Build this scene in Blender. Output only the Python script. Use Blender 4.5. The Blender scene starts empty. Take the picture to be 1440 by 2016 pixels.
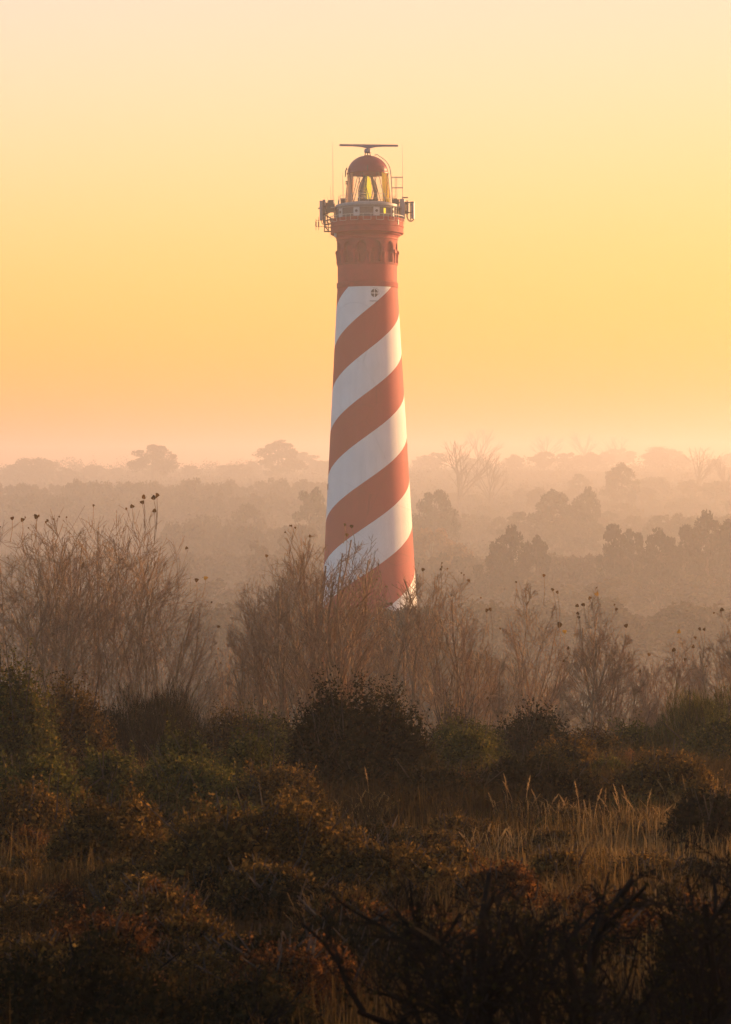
import bpy, math, random
import numpy as np
from mathutils import Vector, Matrix, noise

random.seed(7)
RNG = np.random.default_rng(7)
C = bpy.context.scene
COL = C.collection
PI = math.pi
R = math.radians

# ------------------------------------------------------------------ camera
D = 240.0            # metres to the lighthouse
S = 0.055            # metres per photograph pixel at the lighthouse
F = D / S            # focal length in photograph pixels (frame 1440 x 2016)
CZ = 330 * S         # eye height above the lighthouse foot
HOR = 920            # photograph row of the eye level

cam_d = bpy.data.cameras.new('camera')
cam = bpy.data.objects.new('camera', cam_d)
COL.objects.link(cam)
cam.location = (0, 0, CZ)
cam.rotation_mode = 'XYZ'
cam.rotation_euler = (R(90), R(0.35), 0)
cam_d.sensor_fit = 'VERTICAL'
cam_d.sensor_height = 36.0
cam_d.lens = 36.0 * F / 2016
cam_d.shift_y = -(1008 - HOR) / 2016
cam_d.clip_start = 0.3
cam_d.clip_end = 9000
cam_d.dof.use_dof = True
cam_d.dof.focus_distance = 130
cam_d.dof.aperture_fstop = 6.3
C.camera = cam

# ------------------------------------------------------------------ sky, sun, exposure
SUN_AZ, SUN_EL = 57.0, 7.0
SKY_WARM, SKY_COOL = (1.50, 0.825, 0.75), (0.54, 0.62, 0.92)
SKY_SUNWARD = (1.30, 0.44, 0.36)
SKY_LOW = (0.98, 0.84, 0.68)      # reddening of the sky towards the horizon
w = bpy.data.worlds.new("World")
C.world = w
w.use_nodes = True
nt = w.node_tree
bg = nt.nodes['Background']
sky = nt.nodes.new('ShaderNodeTexSky')
sky.sky_type = 'NISHITA'
sky.sun_disc = False
sky.sun_elevation = R(SUN_EL)
sky.sun_rotation = R(SUN_AZ)
sky.air_density = 1.6
sky.dust_density = 0.5
sky.ozone_density = 1.0
grade = nt.nodes.new('ShaderNodeMix')
grade.data_type = 'RGBA'
grade.blend_type = 'MULTIPLY'
grade.inputs[0].default_value = 1.0
# morning light: warm round the sun's half of the sky, cooler and dimmer in the opposite half
geo = nt.nodes.new('ShaderNodeTexCoord')
sepd = nt.nodes.new('ShaderNodeSeparateXYZ')
dot = nt.nodes.new('ShaderNodeVectorMath'); dot.operation = 'DOT_PRODUCT'
dot.inputs[1].default_value = (math.sin(R(SUN_AZ)), math.cos(R(SUN_AZ)), 0.0)
nt.links.new(geo.outputs['Generated'], dot.inputs[0]); nt.links.new(geo.outputs['Generated'], sepd.inputs[0])
side = nt.nodes.new('ShaderNodeMapRange'); side.interpolation_type = 'SMOOTHSTEP'
side.inputs['From Min'].default_value = -0.5; side.inputs['From Max'].default_value = 0.55
nt.links.new(dot.outputs['Value'], side.inputs['Value'])
tint = nt.nodes.new('ShaderNodeMix'); tint.data_type = 'RGBA'
tint.inputs[6].default_value = (*SKY_COOL, 1); tint.inputs[7].default_value = (*SKY_WARM, 1)
nt.links.new(side.outputs['Result'], tint.inputs[0])
near = nt.nodes.new('ShaderNodeMapRange')
near.inputs['From Min'].default_value = 0.40; near.inputs['From Max'].default_value = 0.95
nt.links.new(dot.outputs['Value'], near.inputs['Value'])
tint2 = nt.nodes.new('ShaderNodeMix'); tint2.data_type = 'RGBA'
nt.links.new(near.outputs['Result'], tint2.inputs[0]); nt.links.new(tint.outputs[2], tint2.inputs[6])
tint2.inputs[7].default_value = (*SKY_SUNWARD, 1)
nt.links.new(tint2.outputs[2], grade.inputs[7])
nt.links.new(sky.outputs[0], grade.inputs[6])
elev = nt.nodes.new('ShaderNodeMapRange'); elev.interpolation_type = 'SMOOTHSTEP'
elev.inputs['From Min'].default_value = 0.03; elev.inputs['From Max'].default_value = 0.24
nt.links.new(sepd.outputs['Z'], elev.inputs['Value'])
low = nt.nodes.new('ShaderNodeMix'); low.data_type = 'RGBA'
low.inputs[6].default_value = (*SKY_LOW, 1); low.inputs[7].default_value = (1, 1.26, 1.46, 1)
nt.links.new(elev.outputs['Result'], low.inputs[0])
red = nt.nodes.new('ShaderNodeMix'); red.data_type = 'RGBA'; red.blend_type = 'MULTIPLY'; red.inputs[0].default_value = 1.0
nt.links.new(grade.outputs[2], red.inputs[6]); nt.links.new(low.outputs[2], red.inputs[7])
nt.links.new(red.outputs[2], bg.inputs[0])
bg.inputs[1].default_value = 0.15

sun_d = bpy.data.lights.new('sun', 'SUN')
sun = bpy.data.objects.new('sun', sun_d)
COL.objects.link(sun)
sun_d.energy = 5.0
sun_d.angle = R(0.5)
sun_d.color = (1.0, 0.60, 0.27)
sv = Vector((math.sin(R(SUN_AZ)) * math.cos(R(SUN_EL)), math.cos(R(SUN_AZ)) * math.cos(R(SUN_EL)), math.sin(R(SUN_EL))))
sun.rotation_euler = sv.to_track_quat('Z', 'Y').to_euler()
sun.location = (300, 200, 200)

C.view_settings.view_transform = 'Standard'
C.view_settings.look = 'None'
C.view_settings.exposure = 0.9
C.view_settings.gamma = 1.0
C.cycles.volume_bounces = 3
C.cycles.max_bounces = 10
C.cycles.transparent_max_bounces = 16

HAZE_DENSITY = 0.00071
HAZE_COLOR = (0.88, 0.87, 0.86, 1)
HAZE_G = 0.35

# ------------------------------------------------------------------ helpers
def tag(o, label=None, cat=None, group=None, kind=None):
    if label: o['label'] = label
    if cat: o['category'] = cat
    if group: o['group'] = group
    if kind: o['kind'] = kind
    return o

def empty(name, loc, label, cat, group=None, rz=0):
    o = bpy.data.objects.new(name, None)
    COL.objects.link(o)
    o.location = loc
    o.rotation_euler = (0, 0, rz)
    o.empty_display_size = 0.2
    return tag(o, label, cat, group)

def link(name, me, parent=None, loc=None):
    o = bpy.data.objects.new(name, me)
    COL.objects.link(o)
    if parent: o.parent = parent
    if loc is not None: o.location = loc
    return o

CHILD = {}
def copy_tree(root, loc, rz, sc=1.0):
    c = root.copy(); COL.objects.link(c)
    c.location = loc; c.rotation_euler = (0, 0, rz)
    c.scale = (sc, sc, sc) if not hasattr(sc, '__len__') else sc
    for ch in list(root.children):
        k = ch.copy(); COL.objects.link(k); k.parent = c
        for g in list(ch.children):
            q = g.copy(); COL.objects.link(q); q.parent = k
    return c

class MB:
    """collects verts / faces / an optional colour value per vertex"""
    def __init__(self):
        self.v = []; self.f = []; self.t = []
    def add(self, vs, fs, t=None):
        b = len(self.v)
        self.v.extend(vs)
        self.f.extend([tuple(i + b for i in q) for q in fs])
        self.t.extend([t if t is not None else 0.5] * len(vs))
    def box(self, c, d, rz=0, tilt=None):
        m = Matrix.Rotation(rz, 3, 'Z')
        if tilt is not None: m = tilt
        x, y, z = d[0] / 2, d[1] / 2, d[2] / 2
        vs = [tuple(Vector(c) + m @ Vector((sx * x, sy * y, sz * z))) for sz in (-1, 1) for sy in (-1, 1) for sx in (-1, 1)]
        self.add(vs, [(0, 2, 3, 1), (4, 5, 7, 6), (0, 1, 5, 4), (2, 6, 7, 3), (0, 4, 6, 2), (1, 3, 7, 5)])
    def tube(self, pts, rs, n=8, cap=True, t=None):
        pts = [Vector(p) for p in pts]
        if not hasattr(rs, '__len__'): rs = [rs] * len(pts)
        b = len(self.v); prev = None
        for i, p in enumerate(pts):
            d = (pts[min(i + 1, len(pts) - 1)] - pts[max(i - 1, 0)])
            if d.length < 1e-9: d = Vector((0, 0, 1))
            d.normalize()
            if prev is None:
                a = d.cross(Vector((0, 0, 1)))
                if a.length < 0.1: a = d.cross(Vector((1, 0, 0)))
            else:
                a = prev - d * prev.dot(d)
                if a.length < 1e-6: a = d.orthogonal()
            a.normalize(); prev = a; c = d.cross(a)
            for k in range(n):
                an = 2 * PI * k / n
                self.v.append(tuple(p + (a * math.cos(an) + c * math.sin(an)) * rs[i]))
                self.t.append(t if t is not None else 0.5)
        for i in range(len(pts) - 1):
            for k in range(n):
                k2 = (k + 1) % n
                self.f.append((b + i * n + k, b + i * n + k2, b + (i + 1) * n + k2, b + (i + 1) * n + k))
        if cap:
            self.f.append(tuple(b + k for k in range(n))[::-1])
            self.f.append(tuple(b + (len(pts) - 1) * n + k for k in range(n)))
    def lathe(self, prof, n=96, a0=0.0, a1=2 * PI, close=False):
        full = abs(a1 - a0 - 2 * PI) < 1e-6
        m = n if full else n + 1
        b = len(self.v)
        for (r, z) in prof:
            for k in range(m):
                a = a0 + (a1 - a0) * k / n
                self.v.append((r * math.cos(a), r * math.sin(a), z)); self.t.append(0.5)
        L = len(prof)
        for i in range(L if close else L - 1):
            j = (i + 1) % L
            for k in range(n):
                k2 = (k + 1) % m
                self.f.append((b + i * m + k, b + i * m + k2, b + j * m + k2, b + j * m + k))
        if close and not full:
            self.f.append(tuple(b + i * m for i in range(L)))
            self.f.append(tuple(b + i * m + m - 1 for i in range(L))[::-1])
    def mesh(self, name, mat, smooth=False):
        me = bpy.data.meshes.new(name)
        me.from_pydata(self.v, [], self.f)
        at = me.attributes.new('tint', 'FLOAT', 'POINT')
        at.data.foreach_set('value', np.array(self.t, dtype=np.float32))
        if smooth:
            me.shade_smooth()
        me.materials.append(mat)
        me.update()
        return me
    def build(self, name, mat, parent=None, smooth=False, loc=None):
        return link(name, self.mesh(name, mat, smooth), parent, loc)

def np_mesh(name, verts, faces, mat, tint=None, smooth=False):
    """verts (n,3), faces (m,k) with fixed k, fast"""
    me = bpy.data.meshes.new(name)
    n, (m, k) = len(verts), faces.shape
    me.vertices.add(n); me.loops.add(m * k); me.polygons.add(m)
    me.vertices.foreach_set('co', np.ascontiguousarray(verts, dtype=np.float32).ravel())
    me.loops.foreach_set('vertex_index', np.ascontiguousarray(faces, dtype=np.int32).ravel())
    me.polygons.foreach_set('loop_start', np.arange(0, m * k, k, dtype=np.int32))
    if tint is not None:
        at = me.attributes.new('tint', 'FLOAT', 'POINT')
        at.data.foreach_set('value', np.asarray(tint, dtype=np.float32))
    me.update(calc_edges=True)
    if smooth: me.shade_smooth()
    me.materials.append(mat)
    return me

# ------------------------------------------------------------------ materials
def new_mat(name):
    m = bpy.data.materials.new(name); m.use_nodes = True
    return m, m.node_tree, m.node_tree.nodes['Principled BSDF']

def simple(name, col, rough=0.6, metal=0.0, var=0.12, scale=3.0, bump=0.0):
    m, t, p = new_mat(name)
    p.inputs['Roughness'].default_value = rough
    p.inputs['Metallic'].default_value = metal
    nz = t.nodes.new('ShaderNodeTexNoise'); nz.inputs['Scale'].default_value = scale; nz.inputs['Detail'].default_value = 6
    co = t.nodes.new('ShaderNodeTexCoord'); t.links.new(co.outputs['Object'], nz.inputs['Vector'])
    rp = t.nodes.new('ShaderNodeValToRGB')
    rp.color_ramp.elements[0].position = 0.3; rp.color_ramp.elements[1].position = 0.7
    rp.color_ramp.elements[0].color = (*[c * (1 - var) for c in col], 1)
    rp.color_ramp.elements[1].color = (*[min(1, c * (1 + var)) for c in col], 1)
    t.links.new(nz.outputs['Fac'], rp.inputs['Fac']); t.links.new(rp.outputs['Color'], p.inputs['Base Color'])
    if bump:
        b = t.nodes.new('ShaderNodeBump'); b.inputs['Strength'].default_value = bump; b.inputs['Distance'].default_value = 0.02
        t.links.new(nz.outputs['Fac'], b.inputs['Height']); t.links.new(b.outputs['Normal'], p.inputs['Normal'])
    return m

def leafy(name, stops, transl=0.4, clump=0.0):
    """two-sided foliage: colour from the piece's own 'tint', diffuse plus translucent"""
    m = bpy.data.materials.new(name); m.use_nodes = True
    t = m.node_tree; t.nodes.clear()
    out = t.nodes.new('ShaderNodeOutputMaterial')
    at = t.nodes.new('ShaderNodeAttribute'); at.attribute_name = 'tint'
    rp = t.nodes.new('ShaderNodeValToRGB')
    while len(rp.color_ramp.elements) < len(stops): rp.color_ramp.elements.new(0.5)
    for e, (pos, c) in zip(rp.color_ramp.elements, stops):
        e.position = pos; e.color = (*c, 1)
    fac = at.outputs['Fac']
    if clump:
        co = t.nodes.new('ShaderNodeTexCoord')
        nz = t.nodes.new('ShaderNodeTexNoise'); nz.inputs['Scale'].default_value = clump
        t.links.new(co.outputs['Object'], nz.inputs['Vector'])
        a = t.nodes.new('ShaderNodeMath'); a.operation = 'MULTIPLY_ADD'
        t.links.new(nz.outputs['Fac'], a.inputs[0]); a.inputs[1].default_value = 0.9; a.inputs[2].default_value = -0.45
        b = t.nodes.new('ShaderNodeMath'); b.operation = 'ADD'; b.use_clamp = True
        t.links.new(a.outputs[0], b.inputs[0]); t.links.new(fac, b.inputs[1]); fac = b.outputs[0]
    t.links.new(fac, rp.inputs['Fac'])
    d = t.nodes.new('ShaderNodeBsdfDiffuse'); tr = t.nodes.new('ShaderNodeBsdfTranslucent')
    t.links.new(rp.outputs['Color'], d.inputs['Color']); t.links.new(rp.outputs['Color'], tr.inputs['Color'])
    mx = t.nodes.new('ShaderNodeMixShader'); mx.inputs[0].default_value = transl
    t.links.new(d.outputs[0], mx.inputs[1]); t.links.new(tr.outputs[0], mx.inputs[2])
    t.links.new(mx.outputs[0], out.inputs['Surface'])
    return m

WHITE = (0.80, 0.79, 0.77)
RED = (0.40, 0.036, 0.032)
M = {}
M['red'] = simple('red_paint', RED, 0.75, var=0.13, scale=0.7, bump=0.05)
M['red_brick'] = simple('weathered_red_paint', (0.33, 0.03, 0.028), 0.8, var=0.22, scale=1.3, bump=0.1)
M['dome'] = simple('dome_red', (0.21, 0.014, 0.024), 0.4, var=0.1, scale=2)
M['grey'] = simple('grey_paint', (0.33, 0.32, 0.31), 0.55, var=0.1)
M['pale'] = simple('pale_rail_paint', (0.55, 0.48, 0.45), 0.55, var=0.1)
M['lightgrey'] = simple('light_grey_panel', (0.5, 0.49, 0.47), 0.5, var=0.08)
M['antenna'] = simple('antenna_grey', (0.30, 0.28, 0.30), 0.5, var=0.08)
M['dark'] = simple('dark_metal', (0.06, 0.055, 0.06), 0.5, 0.3, var=0.2)
M['watch'] = simple('watch_room_wall', (0.15, 0.12, 0.11), 0.7, var=0.2)
M['curtain'] = leafy('amber_blind', [(0, (0.98, 0.78, 0.05)), (1, (0.98, 0.78, 0.05))], 0.05)  # amber of sunlight refracted in the lantern, put into the colour
M['curtain_pink'] = leafy('faded_pink_blind', [(0, (0.86, 0.56, 0.42)), (1, (0.86, 0.56, 0.42))], 0.7)
M['radar'] = simple('radar_grey', (0.12, 0.14, 0.23), 0.5, var=0.08)

def glass_mat(name, col, alpha):
    m = bpy.data.materials.new(name); m.use_nodes = True
    t = m.node_tree; t.nodes.clear()
    out = t.nodes.new('ShaderNodeOutputMaterial')
    tr = t.nodes.new('ShaderNodeBsdfTransparent'); tr.inputs[0].default_value = (*col, 1)
    gl = t.nodes.new('ShaderNodeBsdfGlossy'); gl.inputs['Roughness'].default_value = 0.03
    fr = t.nodes.new('ShaderNodeFresnel'); fr.inputs['IOR'].default_value = 1.45
    mx = t.nodes.new('ShaderNodeMixShader')
    ml = t.nodes.new('ShaderNodeMath'); ml.operation = 'MULTIPLY'; ml.inputs[1].default_value = alpha
    t.links.new(fr.outputs[0], ml.inputs[0]); t.links.new(ml.outputs[0], mx.inputs[0])
    t.links.new(tr.outputs[0], mx.inputs[1]); t.links.new(gl.outputs[0], mx.inputs[2])
    t.links.new(mx.outputs[0], out.inputs['Surface'])
    return m
M['glass'] = glass_mat('lantern_glass', (0.94, 0.93, 0.92), 0.8)
M['lens'] = glass_mat('lens_glass', (0.93, 0.91, 0.88), 1.0)

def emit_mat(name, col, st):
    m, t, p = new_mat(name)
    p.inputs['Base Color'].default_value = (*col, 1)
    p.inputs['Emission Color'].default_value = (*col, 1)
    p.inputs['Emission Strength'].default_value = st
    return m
M['lamp'] = emit_mat('lit_lamp', (1.0, 0.66, 0.03), 0.62)  # lens lamp; also the added glow for sunlit glass on the watch room

# tower plaster with the painted double spiral
def stripe_mat():
    m, t, p = new_mat('spiral_paint')
    N, L = t.nodes, t.links
    co = N.new('ShaderNodeTexCoord'); sp = N.new('ShaderNodeSeparateXYZ'); L.new(co.outputs['Object'], sp.inputs[0])
    def mt(op, a, b=None):
        n = N.new('ShaderNodeMath'); n.operation = op
        for i, q in enumerate((a, b)):
            if q is None: continue
            if isinstance(q, (int, float)): n.inputs[i].default_value = q
            else: L.new(q, n.inputs[i])
        return n.outputs[0]
    # measured rows of the paint edges along the middle of the tower, k = 0, 1, 2 ... half turns / 2
    rows = [(612.6, 0), (692, 1), (772.6, 2), (859, 3), (941, 4), (1030, 5), (1121, 6)]
    zs = np.array([(1250 - y) * S for y, _ in rows]); ks = np.array([k for _, k in rows])
    q = np.polyfit(zs, ks, 2)
    # angle to the right of the camera-facing side
    ang = mt('ARCTAN2', sp.outputs['X'], mt('MULTIPLY', sp.outputs['Y'], -1.0))
    kz = mt('ADD', mt('ADD', mt('MULTIPLY', mt('MULTIPLY', sp.outputs['Z'], sp.outputs['Z']), float(q[0])),
                      mt('MULTIPLY', sp.outputs['Z'], float(q[1]))), float(q[2]))
    ph = mt('ADD', kz, mt('MULTIPLY', ang, 2 / PI))      # two red and two white starts
    sn = mt('SINE', mt('MULTIPLY', ph, PI))              # k in (0,1): red
    nz0 = N.new('ShaderNodeTexNoise'); nz0.inputs['Scale'].default_value = 2.5; nz0.inputs['Detail'].default_value = 4
    L.new(co.outputs['Object'], nz0.inputs['Vector'])
    sn = mt('ADD', sn, mt('MULTIPLY', mt('SUBTRACT', nz0.outputs['Fac'], 0.5), 0.03))
    red = mt('GREATER_THAN', sn, 0.0)
    # weathering: fine mottling, vertical run-off streaks, hairline cracks
    mp = N.new('ShaderNodeMapping'); mp.inputs['Scale'].default_value = (1.6, 1.6, 0.07); L.new(co.outputs['Object'], mp.inputs['Vector'])
    st = N.new('ShaderNodeTexNoise'); st.inputs['Scale'].default_value = 1.2; st.inputs['Detail'].default_value = 7; st.inputs['Roughness'].default_value = 0.6
    L.new(mp.outputs[0], st.inputs['Vector'])
    mo = N.new('ShaderNodeTexNoise'); mo.inputs['Scale'].default_value = 0.5; mo.inputs['Detail'].default_value = 8
    L.new(co.outputs['Object'], mo.inputs['Vector'])
    wear = mt('ADD', mt('MULTIPLY', st.outputs['Fac'], 0.28), mt('MULTIPLY', mo.outputs['Fac'], 0.22))
    dim = mt('SUBTRACT', 1.22, mt('MULTIPLY', wear, 0.95))
    vo = N.new('ShaderNodeTexVoronoi'); vo.feature = 'DISTANCE_TO_EDGE'; vo.inputs['Scale'].default_value = 0.22
    wz = N.new('ShaderNodeMixRGB'); wz.inputs[0].default_value = 0.12
    L.new(co.outputs['Object'], wz.inputs[1]); L.new(mo.outputs['Color'], wz.inputs[2]); L.new(wz.outputs[0], vo.inputs['Vector'])
    crack = mt('LESS_THAN', vo.outputs['Distance'], 0.0045)
    dim = mt('MULTIPLY', dim, mt('SUBTRACT', 1.0, mt('MULTIPLY', crack, 0.16)))
    mc = N.new('ShaderNodeMixRGB'); mc.inputs[1].default_value = (*WHITE, 1); mc.inputs[2].default_value = (*RED, 1)
    L.new(red, mc.inputs[0])
    ml = N.new('ShaderNodeVectorMath'); ml.operation = 'SCALE'; L.new(mc.outputs[0], ml.inputs[0]); L.new(dim, ml.inputs['Scale'])
    L.new(ml.outputs[0], p.inputs['Base Color'])
    p.inputs['Roughness'].default_value = 0.75
    bp = N.new('ShaderNodeBump'); bp.inputs['Strength'].default_value = 0.12; bp.inputs['Distance'].default_value = 0.05
    L.new(mo.outputs['Fac'], bp.inputs['Height']); L.new(bp.outputs[0], p.inputs['Normal'])
    return m
M['spiral'] = stripe_mat()

def bark(name, c0, c1):
    m = simple(name, [(a + b) / 2 for a, b in zip(c0, c1)], 0.95, var=0.35, scale=9)
    m.node_tree.nodes['Principled BSDF'].inputs['Specular IOR Level'].default_value = 0.05
    return m
M['twig'] = bark('red_brown_twig_bark', (0.23, 0.148, 0.085), (0.40, 0.265, 0.15))
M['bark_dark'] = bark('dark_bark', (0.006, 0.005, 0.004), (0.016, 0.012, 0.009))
M['bark_far'] = bark('grey_brown_bark', (0.06, 0.045, 0.035), (0.10, 0.07, 0.05))
M['poplar_leaf'] = leafy('autumn_poplar_leaf', [(0, (0.08, 0.05, 0.022)), (0.6, (0.15, 0.085, 0.03)), (1, (0.36, 0.22, 0.04))], 0.5)
M['pine'] = leafy('pine_needles', [(0, (0.018, 0.022, 0.012)), (1, (0.05, 0.048, 0.024))], 0.2, 0.4)
M['wood'] = leafy('late_autumn_leaves', [(0, (0.04, 0.03, 0.016)), (0.6, (0.08, 0.06, 0.028)), (1, (0.13, 0.08, 0.03))], 0.3, 0.25)
M['rusty'] = leafy('orange_autumn_leaves', [(0, (0.10, 0.05, 0.02)), (1, (0.30, 0.15, 0.04))], 0.4, 0.3)
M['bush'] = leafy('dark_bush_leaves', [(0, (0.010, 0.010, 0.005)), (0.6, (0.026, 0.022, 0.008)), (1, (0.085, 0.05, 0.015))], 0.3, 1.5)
M['bush_green'] = leafy('olive_bush_leaves', [(0, (0.024, 0.025, 0.007)), (0.5, (0.085, 0.08, 0.018)), (0.85, (0.18, 0.14, 0.03)), (1, (0.27, 0.17, 0.035))], 0.35, 1.2)
M['bush_brown'] = leafy('brown_bush_leaves', [(0, (0.026, 0.016, 0.006)), (0.5, (0.11, 0.066, 0.018)), (0.85, (0.22, 0.12, 0.03)), (1, (0.36, 0.19, 0.042))], 0.35, 1.2)
M['bush_red'] = leafy('orange_dry_leaves', [(0, (0.03, 0.015, 0.006)), (0.5, (0.10, 0.042, 0.015)), (1, (0.34, 0.14, 0.035))], 0.45, 2.0)
M['grass'] = leafy('dry_dune_grass', [(0, (0.030, 0.020, 0.008)), (0.4, (0.09, 0.054, 0.017)), (0.75, (0.18, 0.105, 0.034)), (1, (0.32, 0.20, 0.075))], 0.4)
M['straw'] = leafy('golden_straw', [(0, (0.30, 0.18, 0.07)), (1, (0.55, 0.36, 0.15))], 0.45)
M['old_straw'] = leafy('old_brown_straw', [(0, (0.12, 0.065, 0.022)), (1, (0.27, 0.16, 0.06))], 0.4)
M['rust_flower'] = leafy('rust_seed_heads', [(0, (0.12, 0.05, 0.02)), (1, (0.30, 0.13, 0.05))], 0.4)

def ground_mat():
    m, t, p = new_mat('dune_soil')
    N, L = t.nodes, t.links
    co = N.new('ShaderNodeTexCoord')
    n1 = N.new('ShaderNodeTexNoise'); n1.inputs['Scale'].default_value = 0.35; n1.inputs['Detail'].default_value = 9; n1.inputs['Roughness'].default_value = 0.65
    L.new(co.outputs['Object'], n1.inputs['Vector'])
    rp = N.new('ShaderNodeValToRGB')
    for i, (pos, c) in enumerate([(0.3, (0.018, 0.013, 0.006)), (0.55, (0.045, 0.028, 0.011)), (0.75, (0.075, 0.045, 0.018))]):
        if i >= 2: rp.color_ramp.elements.new(pos)
        rp.color_ramp.elements[i].position = pos; rp.color_ramp.elements[i].color = (*c, 1)
    L.new(n1.outputs['Fac'], rp.inputs['Fac']); L.new(rp.outputs['Color'], p.inputs['Base Color'])
    p.inputs['Roughness'].default_value = 1.0
    p.inputs['Specular IOR Level'].default_value = 0.0
    n2 = N.new('ShaderNodeTexNoise'); n2.inputs['Scale'].default_value = 9; n2.inputs['Detail'].default_value = 6
    L.new(co.outputs['Object'], n2.inputs['Vector'])
    b = N.new('ShaderNodeBump'); b.inputs['Strength'].default_value = 0.6; b.inputs['Distance'].default_value = 0.08
    L.new(n2.outputs['Fac'], b.inputs['Height']); L.new(b.outputs[0], p.inputs['Normal'])
    return m
M['ground'] = ground_mat()

# ------------------------------------------------------------------ ground
GY = [-150, 0, 8, 14, 25, 38, 46, 52, 58, 66, 80, 110, 150, 200, 260, 350, 450, 560, 700, 875, 1125, 1437, 1625, 1875, 2375, 3250, 3700]
GZ = [16.3, 16.2, 15.4, 14.4, 13.6, 12.7, 11.8, 10.6, 9.2, 7.6, 4.6, -2, -9, -14, -18, -21, -23, -24, -23.5, -22, -13.3, -2.7, 3.6, 11.7, 15.5, 16.7, 16]
# the woods behind the lighthouse lie a good deal farther off than its foot
FAR = 1.25
def far_y(y): return y * (1 + (FAR - 1) * max(0.0, min(1.0, (y - 240) / 100)))
def ground_z(x, y):
    z = float(np.interp(y, GY, GZ))
    if 130 < y < 350:      # the dune that carries the lighthouse
        r2 = (x - 0.33) ** 2 + (y - D) ** 2
        z += (0 - z) * math.exp(-(r2 / (2 * 19.0 ** 2)) ** 1.3)
    near = max(0.0, min(1.0, (70 - y) / 40))
    far = max(0.0, min(1.0, (y - 350) / 500))
    z += 0.35 * near * noise.noise(Vector((x * 0.13, y * 0.13, 3.1)))
    z += 5.0 * far * noise.noise(Vector((x * 0.006, y * 0.004, 9.7)))
    z += 0.6 * (1 - near) * noise.noise(Vector((x * 0.03, y * 0.03, 1.7)))
    return z
def at(px, py, y):
    return Vector(((px - 720) / F * y, y, CZ - (py - HOR) / F * y))
def y_for(px, row, lo=9.0, hi=50.0):
    """distance at which the ground shows at a photograph row"""
    best, by = 1e9, lo
    for y in np.arange(lo, hi, 0.1):
        x = (px - 720) / F * y
        r = HOR + (CZ - ground_z(x, y)) / y * F
        if abs(r - row) < best: best, by = abs(r - row), float(y)
    return by
def gx(px, y):
    x = (px - 720) / F * y
    return Vector((x, y, ground_z(x, y)))

ys = np.concatenate([np.linspace(-150, 0, 8), np.linspace(2, 90, 110), np.linspace(93, 400, 60), np.linspace(410, 3600, 120)])
us = np.concatenate([-np.geomspace(1700, 20, 40), np.linspace(-19, 19, 100), np.geomspace(20, 1700, 40)])
gv = np.array([(x, y, ground_z(x, y)) for y in ys for x in us])
nu, ny = len(us), len(ys)
ii = np.arange(ny - 1)[:, None] * nu + np.arange(nu - 1)[None, :]
gf = np.stack([ii, ii + 1, ii + nu + 1, ii + nu], -1).reshape(-1, 4)
ground = link('ground', np_mesh('ground', gv, gf, M['ground'], smooth=True))
tag(ground, 'brown dune soil sloping down to the misty valley', None, None, 'structure')

# ------------------------------------------------------------------ lighthouse
LHX = (726 - 720) / F * D
def Z(py): return (1250 - py) * S
lh = empty('lighthouse', (LHX, D, 0), 'tall lighthouse tower with red and white spiral stripes, red top and lantern', 'lighthouse')

def lathe(name, prof, mat, n=96, parent=lh, smooth=True, **k):
    b = MB(); b.lathe([(r * S, Z(y)) for r, y in prof], n, **k)
    o = b.build(name, mat, parent, smooth)
    if smooth:
        o.data.set_sharp_from_angle(angle=R(30))
    return o
def polar(r, py, deg):
    """r in photo px from the axis, deg to the right of the camera-facing side"""
    a = R(deg)
    return Vector((r * S * math.sin(a), -r * S * math.cos(a), Z(py)))

prof = [(59.4 + (y - 568) * 0.0548, y) for y in np.linspace(1290, 568, 60)]
lathe('tower_shaft', prof, M['spiral'], 128)
lathe('collar', [(59.6, 568), (60.6, 567), (60.6, 558.5), (59.6, 557.4)], M['red_brick'])
lathe('upper_drum', [(59.0, 568.2), (58.6, 557), (58.4, 523)], M['red'])
lathe('string_course', [(58.5, 524), (59.4, 523.6), (59.4, 521.6), (58.6, 521)], M['red_brick'])

# blind arcade: a drum whose wall is pressed in inside twelve lancets
def arcade():
    N, per, rows = 12, 26, 48
    n = N * per
    vs, fs = [], []
    for j in range(rows + 1):
        py = 521.5 - (521.5 - 473) * j / rows
        for k in range(n):
            a = 360 * k / n + 4.0
            u = ((k % per) - per / 2) / (per / 2)       # -1..1 across one bay
            half = 0.46 if py > 500 else 0.60
            top = 479
            spring = 493
            inside = False
            if py < 519 and py > top:
                if py >= spring: inside = abs(u) < half
                else:
                    q = (spring - py) / (spring - top)
                    inside = abs(u) < half * math.sqrt(max(0, 1 - q ** 1.6))
            r = 59.6 - (6.5 if inside else 0)
            vs.append(tuple(polar(r, py, a)))
    for j in range(rows):
        for k in range(n):
            k2 = (k + 1) % n
            fs.append((j * n + k, j * n + k2, (j + 1) * n + k2, (j + 1) * n + k))
    b = MB(); b.add(vs, fs)
    w_ = b.build('arcade_wall', M['red_brick'], lh)
    for i in range(N):
        deg = 360 * i / N + 4.0
        c = MB()
        c.box(polar(60.2, 499, deg), (9 * S, 5.0 * S, 4 * S), R(deg))
        c.box(polar(60.0, 495.6, deg), (7 * S, 4 * S, 2.6 * S), R(deg))
        c.tube([polar(59.8, 501, deg), polar(59.4, 512, deg), polar(59.4, 521, deg)], [2.4 * S, 1.5 * S, 1.5 * S], 8)
        c.build('corbel_column', M['red'], w_)
arcade()
lathe('cornice', [(59.4, 474.5), (60.8, 473.5), (60.8, 470), (62, 468), (62.6, 466.5), (66, 464.5), (66.8, 462.6), (70.6, 462), (72, 460.8), (72, 459.4)], M['red'])
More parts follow.
